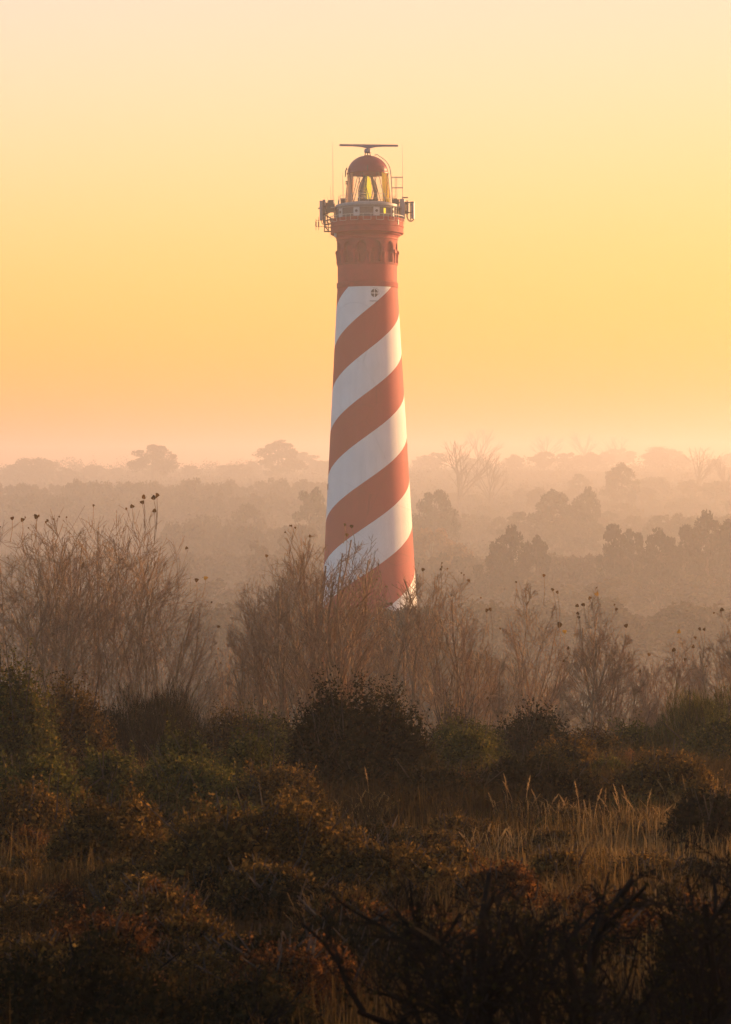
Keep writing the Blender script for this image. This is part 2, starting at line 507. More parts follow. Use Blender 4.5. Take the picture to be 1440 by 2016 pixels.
lathe('gallery_parapet', [(71.6, 459.6), (71.4, 449.6), (72.4, 449.2), (72.4, 447), (71.6, 446.6), (71.6, 436), (72.6, 435.6), (72.6, 433), (69.2, 432.8), (69.2, 441), (40, 441.2)], M['red_brick'])
# slit windows in the parapet
for deg in (58, -122):
    b = MB(); b.box(polar(71.7, 443, deg), (3.2 * S, 1.2 * S, 12 * S), R(deg)); b.build('slit_window', M['dark'], lh)
# slit windows on the shaft
for deg, py in ((-80, 958), (100, 880), (-170, 760)):
    r = 59.4 + (py - 568) * 0.0548
    b = MB(); b.box(polar(r, py, deg), (5 * S, 2.0 * S, 13 * S), R(deg)); fr = b.build('window_frame', M['grey'], lh)
    b = MB(); b.box(polar(r + 0.6, py, deg), (3.4 * S, 1.6 * S, 11 * S), R(deg)); b.build('window_pane', M['dark'], fr)

# railing brackets hanging outside the parapet
rail = lathe('gallery_railing', [(73.6, 428.6), (73.6, 427.6), (73.0, 427.6), (73.0, 428.6)], M['pale'], 96, smooth=False, close=True)
NB = 18
for i in range(NB):
    d0 = 360 * i / NB - 6
    b = MB()
    pts = [polar(73.3, 428, d0), polar(73.3, 439.5, d0), polar(73.3, 440, d0 + 0.5), polar(73.3, 440, d0 + 11.5), polar(73.3, 439.5, d0 + 12), polar(73.3, 428, d0 + 12)]
    b.tube(pts, 0.42 * S, 6); b.build('bracket', M['pale'], rail)

# watch room
wr = lathe('watch_room', [(62.5, 441), (62.5, 412)], M['watch'], 80)
for i in range(10):
    deg = -19 + 36 * i
    b = MB()
    arc = []
    for z_ in (431, 414.5):
        for k in range(5):
            arc.append(tuple(polar(63.2, z_, deg + (k - 2) * 2.9)))
    b.add(arc, [(k, k + 1, k + 6, k + 5) for k in range(4)])
    pn = b.build('wall_panel', M['lightgrey'], wr)
    b = MB()
    cpt = polar(63.4, 421.5, deg)
    ax = Vector((math.sin(R(deg)), -math.cos(R(deg)), 0))
    b.tube([cpt - ax * 0.02, cpt + ax * 0.05], 2.6 * S, 14); b.build('porthole', M['dark'], pn)
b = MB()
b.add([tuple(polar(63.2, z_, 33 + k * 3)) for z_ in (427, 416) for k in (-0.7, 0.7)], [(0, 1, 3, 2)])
b.build('lit_window', M['lamp'], wr)  # glow added in place of sunlight on yellow glass, no lamp behind it
b = MB()
for z_ in (432.4, 413.6): b.tube([polar(63.6, z_, a) for a in range(0, 361, 6)], 0.7 * S, 6)
b.build('wall_band', M['grey'], wr)
for deg in (48, 56, 64, 73, -66, -74):
    b = MB(); b.tube([polar(66.5, 433, deg), polar(66.5, 412, deg)], 1.1 * S, 6); b.build('conduit', M['dark'], wr)

# lantern deck
lathe('lantern_deck', [(40, 403.2), (57, 403.4), (61.6, 404.6), (62.4, 405.4), (62.4, 409.4), (61.4, 410.6), (60, 412.2), (40, 412.4)], M['grey'])
for x_, w_ in ((-66, 10), (63, 8)):
    b = MB(); b.box((x_ * S, 0, Z(410.3)), (w_ * S, 40 * S, 2.2 * S)); b.build('deck_walkway', M['grey'], lh)
dr = MB()
for z_ in (387, 395): dr.tube([polar(55, z_, a) for a in range(0, 361, 6)], 0.28 * S, 5)
drail = dr.build('deck_railing', M['pale'], lh)
for i in range(20):
    b = MB(); b.tube([polar(55, 386.5, i * 18 + 3), polar(55, 404, i * 18 + 3)], 0.32 * S, 5); b.build('post', M['pale'], drail)

# lantern room
LC = Vector((2.0 * S, 0, 0))
def lpol(r, py, deg): return polar(r, py, deg) + LC
def lring(name, prof, mat, parent=lh, n=72, **k):
    o = lathe(name, prof, mat, n, parent, **k); o.location = LC; return o
lring('lantern_base', [(44.4, 404), (44.4, 400.6), (43.4, 400.2)], M['grey'])
gl = lring('lantern_glass', [(44.0, 401), (40.2, 341)], M['glass'])
for i in range(8):
    bt, tp = 5.5 + 45 * i, -16.5 + 45 * i
    for (a0, a1) in ((bt, tp), (bt, tp + 45)):
        b = MB()
        pts = []
        for q in np.linspace(0, 1, 7):
            pts.append(lpol(44.1 + (40.3 - 44.1) * q, 401 - 60 * q, a0 + (a1 - a0) * q * 0.93 + (a1 - a0) * 0.03))
        b.tube(pts, 0.62 * S, 6); b.build('glazing_bar', M['dark'], lh)
lring('blind_amber', [(42.0, 400), (39.0, 343)], M['curtain'], n=14, a0=R(-46), a1=R(32)).name = 'amber_blind'  # amber sheet added to stand in for sunlight glowing in the glass
lring('blind_pink', [(42.0, 400), (39.0, 343)], M['curtain_pink'], n=14, a0=R(178), a1=R(222)).name = 'pink_blind'
# fresnel lens: pedestal, four ogive panels of prisms around the lamp
ped = lring('lens_pedestal', [(0.1, 394.5), (20, 394.5), (20, 397), (15, 398.5), (15, 404)], M['dark'], n=32)
bull = [(15, 394), (18, 386), (18.5, 376), (17.5, 368), (14.5, 360), (10, 351), (7, 346)]
lens = lring('fresnel_lens', [(20.5, 393.5), (20.5, 391.5), (8, 346.5), (7, 345.5)], M['lens'], n=24)
for deg, hw_ in ((-52, 40), (70, 24)):
    b = MB()
    for i in range(len(bull) - 1):
        (r0, y0), (r1, y1) = bull[i], bull[i + 1]
        for s_ in range(3):
            qa, qb = s_ / 3, (s_ + 0.8) / 3
            ra, ya = r0 + (r1 - r0) * qa, y0 + (y1 - y0) * qa
            rb, yb = r0 + (r1 - r0) * qb, y0 + (y1 - y0) * qb
            vs = []
            for (rr, yy) in ((ra, ya), ((ra + rb) / 2 + 1.3, (ya + yb) / 2), (rb, yb), ((ra + rb) / 2 - 1.6, (ya + yb) / 2)):
                for k in range(6):
                    vs.append(tuple(polar(rr, yy, deg + (k - 2.5) / 2.5 * hw_)))
            fs = []
            for e in range(4):
                e2 = (e + 1) % 4
                for k in range(5): fs.append((e * 6 + k, e * 6 + k + 1, e2 * 6 + k + 1, e2 * 6 + k))
            b.add(vs, fs)
    b.build('prism_panel', M['dark'], lens)
    b = MB()
    for da in (-hw_ - 2, hw_ + 2): b.tube([polar(r, y, deg + da) for r, y in bull], 0.7 * S, 6)
    b.build('panel_frame', M['dark'], lens)
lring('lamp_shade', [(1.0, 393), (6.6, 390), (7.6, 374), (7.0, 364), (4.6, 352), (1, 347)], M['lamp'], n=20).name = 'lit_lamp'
for i in range(12):
    b = MB(); b.tube([lpol(18, 394.6, i * 30), lpol(18, 390.5, i * 30)], 0.6 * S, 6); b.build('lens_stud', M['dark'], ped)

# dome
dprof = [(41.4, 343.2), (41.6, 341.6), (40.6, 340.8)] + [(40.2 * math.cos(a), 340.8 - 34.6 * math.sin(a)) for a in np.linspace(0.03, 1.42, 18)] + [(5, 305.8), (0.05, 305.6)]
dome = lring('dome', dprof, M['dome'])
for deg in (-62, 48, 130, -130, 0):
    b = MB(); b.tube([polar(40.8, 341, deg), polar(41.2, 336, deg), polar(39.6, 330, deg)], 0.9 * S, 6); b.build('dome_grip', M['dark'], dome)
# roof ladder following the dome
lad = MB()
for off in (-4.0, 4.0):
    pts = [lpol(14, 306, 78 + off), lpol(20, 304.8, 80 + off * 0.6)]
    for q in np.linspace(0.35, 1.0, 12):
        a = R(90 - 84 * q)
        pts.append(lpol(45.5 * math.cos(a), 342 - 39 * math.sin(a), 82 + off * 0.5))
    pts += [lpol(46.4, 350, 82 + off * 0.5), lpol(47.6, 372, 82 + off * 0.5), lpol(48.4, 402, 82 + off * 0.5)]
    lad.tube(pts, 0.75 * S, 6)
ladder = lad.build('roof_ladder', M['antenna'], lh)
for q in range(14):
    py = 346 + q * 4
    b = MB(); b.tube([lpol(46.6 + q * 0.13, py, 80), lpol(46.6 + q * 0.13, py, 84)], 0.35 * S, 5); b.build('rung', M['antenna'], ladder)
# small tower frame beside the lantern
fx = MB()
for x, y0, y1 in ((783, 348, 404), (786, 348, 404), (797.5, 348, 404)):
    fx.tube([((x - 727) * S, -4 * S, Z(y0)), ((x - 727) * S, -4 * S, Z(y1))], 0.4 * S, 6)
    fx.tube([((x - 727) * S, 6 * S, Z(y0)), ((x - 727) * S, 6 * S, Z(y1))], 0.4 * S, 6)
for y in (349.5, 370):
    for yy in (-4, 6):
        fx.tube([((776 - 727) * S, yy * S, Z(y)), ((798 - 727) * S, yy * S, Z(y))], 0.55 * S, 6)
    for x in (783, 797.5): fx.tube([((x - 727) * S, -4 * S, Z(y)), ((x - 727) * S, 6 * S, Z(y))], 0.4 * S, 6)
fx.build('service_frame', M['antenna'], lh)

# radar
rd = MB()
for deg in (0, 60, 120, 180, 240, 300): rd.tube([lpol(6.6, 307.5, deg), lpol(5.6, 303, deg), lpol(5.0, 300, deg)], 0.9 * S, 6)
rad = rd.build('radar', M['dark'], lh)
b = MB(); b.lathe([(0.1 * S, Z(301.4)), (5.4 * S, Z(301.4)), (6.8 * S, Z(299.6)), (6.9 * S, Z(296.4)), (6 * S, Z(293.4)), (2.4 * S, Z(292.4)), (0.1 * S, Z(292.2))], 24)
o = b.build('gearbox', M['radar'], rad, True); o.location = LC; o.data.set_sharp_from_angle(angle=R(35))
def radar_bar():
    b = MB(); L_ = 58.0; sec = []
    xs = [-L_, -30, -16, -8, 0, 8, 16, 30, L_]
    lo = [288.2, 288.3, 289.2, 290.8, 292.6, 290.8, 289.2, 288.3, 288.2]
    hi = [284.6] * 9
    for i, x in enumerate(xs):
        hw = 2.2 if abs(x) > 20 else 2.8
        for (yy, py) in ((-hw, lo[i]), (hw, lo[i]), (hw, hi[i]), (-hw, hi[i])):
            b.v.append((x * S, yy * S, (288 - py) * S)); b.t.append(0.5)
    for i in range(len(xs) - 1):
        for k in range(4):
            k2 = (k + 1) % 4
            b.f.append((i * 4 + k, i * 4 + k2, (i + 1) * 4 + k2, (i + 1) * 4 + k))
    b.f.append((3, 2, 1, 0)); n0 = (len(xs) - 1) * 4; b.f.append((n0, n0 + 1, n0 + 2, n0 + 3))
    o = b.build('scanner_bar', M['radar'], rad)
    o.location = LC + Vector((2.2 * S, 0, Z(288))); o.rotation_euler = (0, R(-0.25), R(8))
radar_bar()

# antennas on the gallery
def whip(px, y0, y1, r0, yy=0, base=True):
    b = MB(); x = (px - 727) * S
    b.tube([(x, yy * S, Z(y1)), (x + 0.02, yy * S, Z((y0 + y1) / 2)), (x - 0.03, yy * S, Z(y0))], [r0 * S, r0 * S * 0.7, r0 * S * 0.35], 6)
    if base:
        b.tube([(x, yy * S, Z(y1 + 3)), (x, yy * S, Z(y1 - 9))], [1.6 * S, 0.9 * S], 8)
    b.build('whip_antenna', M['antenna'], lh)
whip(660, 276, 404, 0.55, 8); whip(797.5, 277, 395, 0.45, 8); whip(680, 342, 404, 0.8, -12)
whip(656, 367, 404, 0.6, -4); whip(662, 382, 404, 0.5, 14); whip(671, 386, 404, 0.5, -14); whip(650, 385, 404, 0.5, 4)
def panel_antenna(px, y0, y1, wid, yy, deg, mat='antenna', pole=None):
    x = (px - 727) * S
    b = MB(); n = 10
    prof = [(-wid / 2, -0.8), (-wid / 2 * 0.8, -2.6), (-wid * 0.25, -3.6), (wid * 0.25, -3.6), (wid / 2 * 0.8, -2.6), (wid / 2, -0.8), (wid / 2, 1.4), (-wid / 2, 1.4)]
    k = len(prof)
    for py in (y1, y0):
        b.v += [(p * S, q * S, Z(py) - Z((y0 + y1) / 2)) for p, q in prof]; b.t += [0.5] * k
    b.f += [(i, (i + 1) % k, k + (i + 1) % k, k + i) for i in range(k)] + [tuple(range(k))[::-1], tuple(range(k, 2 * k))]
    o = b.build('antenna_panel', M[mat], lh)
    o.location = (x, yy * S, Z((y0 + y1) / 2)); o.rotation_euler = (0, 0, R(deg))
    h = (y1 - y0) / 2 * S
    q = MB()
    q.tube([(0, 4.6 * S, -h * 1.12), (0, 4.6 * S, h * 1.02)], 1.0 * S, 8)
    for zz in (-0.6, 0.6): q.box((0, 3.0 * S, zz * h), (2.4 * S, 4.0 * S, 2.0 * S))
    q.build('mounting_pole', M['dark'], o)
    return o
panel_antenna(637.5, 396, 434, 5.2, -10, -50); panel_antenna(643, 393, 440, 5.4, -2, -20)
panel_antenna(796.5, 393, 432, 10.5, -6, 25); panel_antenna(817, 397, 431, 7.0, 4, 60); panel_antenna(806.5, 396, 420, 6.0, 12, 120)
arm = MB()
for (p, q) in (((631, 410), (664, 402)), ((637, 424), (662, 414)), ((640, 436), (660, 430)), ((640, 420), (660, 432)), ((645, 404), (650, 440)), ((652, 400), (648, 440))):
    for yy in (-6, 6): arm.tube([((p[0] - 727) * S, yy * S, Z(p[1])), ((q[0] - 727) * S, yy * S, Z(q[1]))], 0.75 * S, 6)
for (p, q) in (((643, 428), (643, 456)), ((651, 438), (651, 457)), ((642, 455.5), (660, 455.5)), ((643, 443), (658, 440)), ((644, 446), (652, 455))):
    for yy in (-8, 2): arm.tube([((p[0] - 727) * S, yy * S, Z(p[1])), ((q[0] - 727) * S, yy * S, Z(q[1]))], 0.9 * S, 6)
arm.build('bracket_frame', M['dark'], lh)
arm = MB()
for (p, q) in (((788, 399), (820, 399)), ((790, 420), (818, 418)), ((806, 394), (806, 430)), ((797, 389), (808, 389))):
    for yy in (0, 8): arm.tube([((p[0] - 727) * S, yy * S, Z(p[1])), ((q[0] - 727) * S, yy * S, Z(q[1]))], 0.75 * S, 6)
arm.build('bracket_frame', M['dark'], lh)
for px, y0, y1 in ((626.5, 431, 453), (631.8, 427, 453)):
    b = MB(); x = (px - 727) * S
    b.tube([(x, -4 * S, Z(y0)), (x, -4 * S, Z(y1))], 0.55 * S, 6); b.tube([(x, -4 * S, Z(436)), (x, -4 * S, Z(446))], 1.2 * S, 8)
    b.tube([(x, -4 * S, Z(446)), (x + 18 * S, -4 * S, Z(446))], 0.5 * S, 6); b.tube([(x, -4 * S, Z(434)), (x + 14 * S, -4 * S, Z(434))], 0.4 * S, 6)
    b.build('dipole_antenna', M['dark'], lh)
def cable(pts, r=0.8):
    b = MB(); P = [Vector(((p[0] - 727) * S, p[1] * S, Z(p[2]))) for p in pts]
    out = []
    for i in range(len(P) - 1):
        p0, p1, p2, p3 = P[max(i - 1, 0)], P[i], P[i + 1], P[min(i + 2, len(P) - 1)]
        for t_ in np.linspace(0, 1, 6, endpoint=False):
            out.append(0.5 * ((2 * p1) + (p2 - p0) * t_ + (2 * p0 - 5 * p1 + 4 * p2 - p3) * t_ ** 2 + (3 * p1 - p0 - 3 * p2 + p3) * t_ ** 3))
    out.append(P[-1])
    b.tube(out, r * S, 6); b.build('cable', M['dark'], lh)
cable([(807, 8, 418), (807, 7, 428), (811, 5, 434), (816, 4, 434.5), (819, 4, 431), (819.5, 4, 424)], 0.7)
cable([(805, 8, 420), (806, 7, 430), (811, 5, 436), (817, 4, 435), (820, 4, 430)], 0.6)
cable([(643, -2, 440), (646, -2, 446), (652, -2, 448), (658, -4, 444)], 0.7)
cable([(637, -10, 434), (639, -9, 441), (645, -8, 444), (652, -6, 440)], 0.6)
cable([(796, -6, 432), (797, -6, 438), (793, -8, 441), (789, -12, 436)], 0.6)
# equipment boxes on the deck
for px, py, sx, sz, yy in ((680, 399, 9, 10, -16), (656, 402, 10, 12, -6), (648, 404, 6, 8, 4), (781, 399, 9, 9, -12), (787, 402, 6, 14, -4), (655, 413, 16, 11, -10), (793, 420, 6, 12, 4)):
    b = MB(); b.box(((px - 727) * S, yy * S, Z(py)), (sx * S, sx * 0.8 * S, sz * S)); b.box(((px - 727) * S, yy * S, Z(py - sz / 2 - 0.8)), (sx * 1.12 * S, sx * 0.9 * S, 1.4 * S))
    b.build('equipment_box', M['dark'], lh)
# left-hand lamp arms on the lantern
b = MB(); b.tube([((684.8 - 727) * S, 0, Z(348)), ((685.6 - 727) * S, 0, Z(336)), ((688 - 727) * S, 0, Z(330))], [1.0 * S, 1.3 * S, 1.0 * S], 8)
b.tube([((686 - 727) * S, 0, Z(334)), ((691 - 727) * S, 0, Z(334))], 0.5 * S, 6); b.build('lantern_fitting', M['dark'], lh)
b = MB(); b.box(((686.6 - 727) * S, -2 * S, Z(358)), (3 * S, 3 * S, 2.6 * S)); b.box(((686.6 - 727) * S, -2 * S, Z(362)), (3 * S, 3 * S, 2.2 * S)); b.box(((692 - 727) * S, -2 * S, Z(360)), (8 * S, 1.2 * S, 6 * S))
b.build('lantern_fitting', M['dark'], lh)
# pale box under the gallery at left
b = MB(); b.box(polar(69, 459, -64), (3.6 * S, 3.6 * S, 22 * S), R(-64)); b.build('cable_duct', M['pale'], lh)
b = MB()
for px in (654, 658): b.tube([((px - 727) * S, 0, Z(457)), ((px - 727) * S, 0, Z(467))], 0.35 * S, 6)
b.build('drain_pipe', M['pale'], lh)

# emblem on the uppermost white field: crossed disc, open arc above, a line of small lettering below
def on_shaft(px, py, lift=0.35):
    r = 59.4 + (py - 568) * 0.0548 + lift
    return polar(r, py, math.degrees(math.asin(max(-1, min(1, (px - 727) / r)))))
ec = (740.3, 581.5)
em = None
for q in range(4):
    b = MB(); g = 0.75
    a0 = q * PI / 2
    sx, sy = math.cos(a0 + PI / 4), math.sin(a0 + PI / 4)
    sx, sy = (1 if sx > 0 else -1), (1 if sy > 0 else -1)
    rr = 7.0
    am = math.asin(g / rr)
    ring = [(g * sx, g * sy)] + [(rr * math.cos(a) * sx, rr * 1.12 * math.sin(a) * sy) for a in np.linspace(am, PI / 2 - am, 9)]
    vs = [tuple(on_shaft(ec[0] + u, ec[1] + v)) for u, v in ring]
    b.add(vs, [(0, i, i + 1) for i in range(1, 9)])
    if em is None: em = b.build('emblem', M['dark'], lh)
    else: b.build('emblem_quarter', M['dark'], em)
b = MB()
arc = np.linspace(R(-20), R(110), 12)
vs = [tuple(on_shaft(ec[0] + r_ * math.cos(a), ec[1] - r_ * 1.1 * math.sin(a))) for a in arc for r_ in (8.6, 9.5)]
b.add(vs, [(2 * i, 2 * i + 1, 2 * i + 3, 2 * i + 2) for i in range(11)])
b.build('emblem_arc', M['grey'], em)
b = MB()
x = 731.0
rs_ = random.Random(3)
while x < 747.5:
    wd = rs_.uniform(0.5, 0.8)
    b.add([tuple(on_shaft(px, py)) for px, py in ((x, 597.9), (x + wd, 597.9), (x + wd, 596.3), (x, 596.3))], [(0, 1, 2, 3)])
    x += wd + rs_.uniform(0.3, 0.55)
b.build('emblem_lettering', M['dark'], em)

# ------------------------------------------------------------------ foliage builders
def quads_mesh(name, P, Nrm, size, tint, mat, aspect=1.0):
    """one small diamond leaf per point"""
    n = len(P)
    a = np.cross(Nrm, RNG.normal(size=(n, 3))); a /= np.linalg.norm(a, axis=1, keepdims=True) + 1e-9
    c = np.cross(Nrm, a)
    s = np.asarray(size).reshape(-1, 1) if hasattr(size, '__len__') else size
    V = np.stack([P - a * s, P + c * s * aspect * 0.5, P + a * s, P - c * s * aspect * 0.5], 1).reshape(-1, 3)
    Fc = np.arange(n * 4).reshape(n, 4)
    return np_mesh(name, V, Fc, mat, np.repeat(tint, 4))

def rand_dirs(n):
    v = RNG.normal(size=(n, 3)); return v / np.linalg.norm(v, axis=1, keepdims=True)

def clump_points(centres, radii, per):
    P, T, Dn = [], [], []
    for c, r in zip(centres, radii):
        d = rand_dirs(per)
        q = RNG.random(per) ** 0.4
        P.append(np.array(c) + d * q[:, None] * np.array([r, r, r * 0.75]))
        T.append(np.clip(RNG.normal(0.45, 0.2, per), 0, 1)); Dn.append(d)
    return np.concatenate(P), np.concatenate(T), np.concatenate(Dn)

def branch_tubes(mb, p, d, length, r, level, maxl, spread=0.5, up=0.12, kids=5, seg=5, wob=0.12, inside=None, tips=None, ratio=0.6, rnd=random, minr=0.006):
    pts, rs = [p.copy()], [r]
    q = p.copy(); dd = d.copy(); sl = length / seg
    for i in range(seg):
        dd = (dd + Vector((rnd.gauss(0, wob), rnd.gauss(0, wob), rnd.gauss(0, wob * 0.6) + up))).normalized()
        q = q + dd * sl
        if inside is not None and not inside(q):
            break
        pts.append(q.copy()); rs.append(max(minr, r * (1 - 0.75 * (i + 1) / seg)))
    if len(pts) < 2: return
    mb.tube(pts, rs, 5 if r > 0.03 else 3, cap=False, t=rnd.random())
    if tips is not None and level >= 1: tips.append((pts[-1].copy(), (pts[-1] - pts[-2]).normalized()))
    if level >= maxl: return
    nk = max(1, int(round(kids * rnd.uniform(0.7, 1.3))))
    for k in range(nk):
        t_ = rnd.uniform(0.22, 0.97) * (len(pts) - 1)
        i = min(int(t_), len(pts) - 2); fr = t_ - i
        b = pts[i].lerp(pts[i + 1], fr); br = rs[i] * (1 - fr) + rs[i + 1] * fr
        axis = (pts[i + 1] - pts[i]).normalized()
        side = axis.cross(Vector((rnd.gauss(0, 1), rnd.gauss(0, 1), rnd.gauss(0, 1))))
        if side.length < 1e-3: continue
        side.normalize()
        nd = (axis + side * spread * rnd.uniform(0.6, 1.4)).normalized()
        branch_tubes(mb, b, nd, length * ratio * rnd.uniform(0.55, 1.1) * (1.15 - 0.5 * t_ / (len(pts) - 1)), max(minr, br * 0.62), level + 1, maxl, spread, up, kids, max(3, seg - 2), wob, inside, tips, ratio, rnd, minr)

# ------------------------------------------------------------------ bare poplar shrubs in the middle distance
def leaf_mesh(i):
    b = MB(); n = 9
    vs = [(0, 0, 0)]
    for k in range(n):
        a = 2 * PI * k / n
        rr = (1.0 + 0.22 * math.cos(3 * a) + 0.1 * math.sin(2 * a + i)) * 0.5
        vs.append((rr * math.cos(a), 0.12 * math.cos(2 * a + i), rr * 1.1 * math.sin(a)))
    b.add(vs, [(0, 1 + k, 1 + (k + 1) % n) for k in range(n)], (0.1, 0.3, 0.55, 0.95)[i])
    b.tube([(0, 0, -0.5), (0.08, 0, -0.85)], 0.03, 3, t=0.1)
    return b.mesh('leaf', M['poplar_leaf'])
LEAVES = [leaf_mesh(i) for i in range(4)]

def bare_shrub(label, y, stems, env, lean=0.0, seed=0, kids=6, leaves=12, leaf_pts=(), maxl=4, fan=0.6, name='bare_shrub', grp='bare shrubs rising from the mist below the ridge', base_px=None, r0=0.032, depth=2.2, spread=0.62):
    """env: list of (px, py) outline of the crown in the view; stems: [(px, lean)] at the base"""
    rnd = random.Random(seed)
    ex = [((p - 720) / F * y) for p, _ in env]; ez = [CZ - (q - HOR) / F * y for _, q in env]
    cx = sum((p - 720) / F * y for p, _ in stems) / len(stems)
    base = Vector((cx, y, ground_z(cx, y) - 0.1))
    root = empty(name, base, label, 'shrub', grp)
    trunk = MB(); tw = MB(); tips = []
    x0, x1 = min(ex), max(ex)
    cur = [0.0]
    def inside(q):
        gxp = q.x + base.x
        if gxp < x0 - 0.15 or gxp > x1 + 0.15: return False
        top = float(np.interp(gxp, ex, ez))
        dy = abs(q.y) / depth
        top -= 1.2 * dy * dy
        # twig tips end at irregular heights
        top += 0.7 * noise.noise(Vector((gxp * 2.3, q.y * 2.3, seed * 3.3)))
        return q.z + base.z < top + cur[0] and dy < 1.2
    allstems = stems + [(p_ + rnd.uniform(-14, 14), l_ * rnd.uniform(0.5, 1.5) + rnd.gauss(0, 0.1)) for p_, l_ in stems + stems[::2]]
    for (sp, ln) in allstems:
        cur[0] = rnd.uniform(-0.8, 0.2)
        sx = (sp - 720) / F * y - base.x
        p = Vector((sx, rnd.uniform(-0.5, 0.5), 0))
        topz = float(np.interp(min(max(sx + base.x + ln * 3, x0), x1), ex, ez)) - base.z
        L_ = max(2.0, topz) * rnd.uniform(1.1, 1.35)
        d = Vector((ln, rnd.gauss(0, 0.18), 1)).normalized()
        rr = r0 * rnd.uniform(0.7, 1.25)
        branch_tubes(trunk, p, d, L_, rr, 0, 0, seg=9, wob=0.11, up=0.04, inside=inside, rnd=rnd)
        # scaffold and twigs grow from the same stem line
        q = p.copy(); dd = d.copy()
        n = int(kids * 1.75)
        b0 = len(trunk.v)
        ring = trunk.v[-5 * 9:]
        pts = [Vector(ring[i * 5]) for i in range(len(ring) // 5)]
        for k in range(n):
            t_ = rnd.uniform(0.28, 0.98) * (len(pts) - 1); i = min(int(t_), len(pts) - 2)
            s_ = pts[i].lerp(pts[i + 1], t_ - i); ax = (pts[i + 1] - pts[i]).normalized()
            side = ax.cross(Vector((rnd.gauss(0, 1), rnd.gauss(0, 1), rnd.gauss(0, 0.5)))).normalized()
            nd = (ax + side * fan * rnd.uniform(0.7, 1.6)).normalized()
            hh = max(0.8, L_ * (1 - t_ / len(pts))); cur[0] = min(0.25, rnd.gauss(-0.25, 0.4))
            branch_tubes(tw, s_, nd, max(1.4, hh) * rnd.uniform(0.65, 1.1), max(0.011, rr * (1 - 0.7 * t_ / len(pts)) * 0.55), 1, maxl, spread, 0.045, kids * 0.7, 6, 0.15, inside, tips, 0.45, rnd, 0.0056)
    trunk.build('trunk', M['twig'], root)
    tw.build('twigs', M['twig'], root)
    # leaves still hanging on the topmost tips
    tips.sort(key=lambda t: -(t[0].z + base.z - float(np.interp(t[0].x + base.x, ex, ez))))
    top = tips[:max(leaves * 4, 8)]
    rnd.shuffle(top)
    for k in range(min(leaves, len(top))):
        t_, dd = top[k]
        s_ = rnd.uniform(0.045, 0.095)
        o = link('leaf', LEAVES[rnd.choice((0, 1, 1, 1, 2, 2, 2))], root)
        o.location = t_ + Vector((rnd.gauss(0, 0.03), rnd.gauss(0, 0.03), 0.02))
        o.rotation_euler = (rnd.uniform(-0.6, 0.6), rnd.uniform(-PI, PI), rnd.uniform(-0.9, 0.9)); o.scale = (s_, s_, s_)
    for (lp, lq, si, col) in leaf_pts:      # single leaves that stand out
        wpt = at(lp, lq, y) - base
        st = MB(); low = wpt + Vector((rnd.uniform(-0.12, 0.12), 0, -rnd.uniform(0.5, 1.0)))
        st.tube([low, (low + wpt) / 2 + Vector((0.03, 0, 0)), wpt], [0.011, 0.009, 0.006], 3, cap=False)
        st.build('twig', M['twig'], root)
        o = link('leaf', LEAVES[col], root); o.location = wpt; s_ = si * y / F
        o.rotation_euler = (rnd.uniform(-0.4, 0.4), rnd.uniform(-PI, PI), rnd.uniform(-0.5, 0.5)); o.scale = (s_, s_, s_)
    return root

bare_shrub('broad dense bare shrub at the left, highest of the row, dark leaves on its tips', 62,
           [(-25, 0.0), (5, -0.06), (40, 0.03), (20, -0.15), (60, -0.05), (85, 0.02), (100, -0.12), (140, -0.04), (170, 0.0), (200, -0.06), (225, 0.04), (245, 0.12), (262, 0.2), (275, 0.3), (285, 0.42), (300, 0.2)],
           [(-60, 1060), (20, 1035), (90, 1012), (150, 1005), (210, 995), (270, 985), (310, 985), (340, 1035), (372, 1075), (402, 1140), (425, 1220), (440, 1330)],
           seed=11, kids=6, leaves=22, maxl=3, leaf_pts=[(309, 973, 10, 0), (302, 977, 9, 0), (283, 976, 9, 1), (280, 986, 8, 0), (304, 1003, 8, 1), (260, 994, 8, 0), (71, 1013, 9, 0), (44, 1019, 8, 1), (24, 1016, 7, 0), (184, 992, 5, 0), (386, 1140, 8, 2), (404, 1136, 8, 3)], depth=2.4)
bare_shrub('slender bare shrub standing in front of the lighthouse foot', 64,
           [(500, -0.10), (530, -0.16), (565, -0.06), (590, 0.02), (610, 0.06), (640, 0.12), (660, 0.03), (625, 0.0), (675, -0.04), (690, 0.08), (600, 0.16)],
           [(445, 1330), (450, 1170), (500, 1125), (540, 1075), (572, 1040), (615, 1050), (650, 1042), (690, 1035), (712, 1060), (745, 1080), (770, 1200), (780, 1330)],
           seed=23, kids=6, leaves=8, maxl=3, leaf_pts=[(679, 1033, 6, 0), (692, 1036, 7, 0), (683, 1053, 7, 1), (610, 1055, 6, 1)], r0=0.05)
bare_shrub('reddish bushy bare shrub just right of the lighthouse foot', 62,
           [(745, -0.05), (775, -0.08), (805, -0.02), (830, 0.0), (850, 0.06), (870, 0.12), (890, 0.2), (910, 0.28)],
           [(725, 1330), (735, 1150), (770, 1115), (805, 1112), (835, 1130), (860, 1105), (885, 1125), (915, 1130), (935, 1180), (965, 1215), (985, 1260), (1000, 1400)],
           seed=37, kids=6, leaves=8, maxl=3, leaf_pts=[(832, 1122, 7, 1), (867, 1122, 6, 0), (957, 1203, 7, 0), (964, 1201, 7, 0)], r0=0.04)
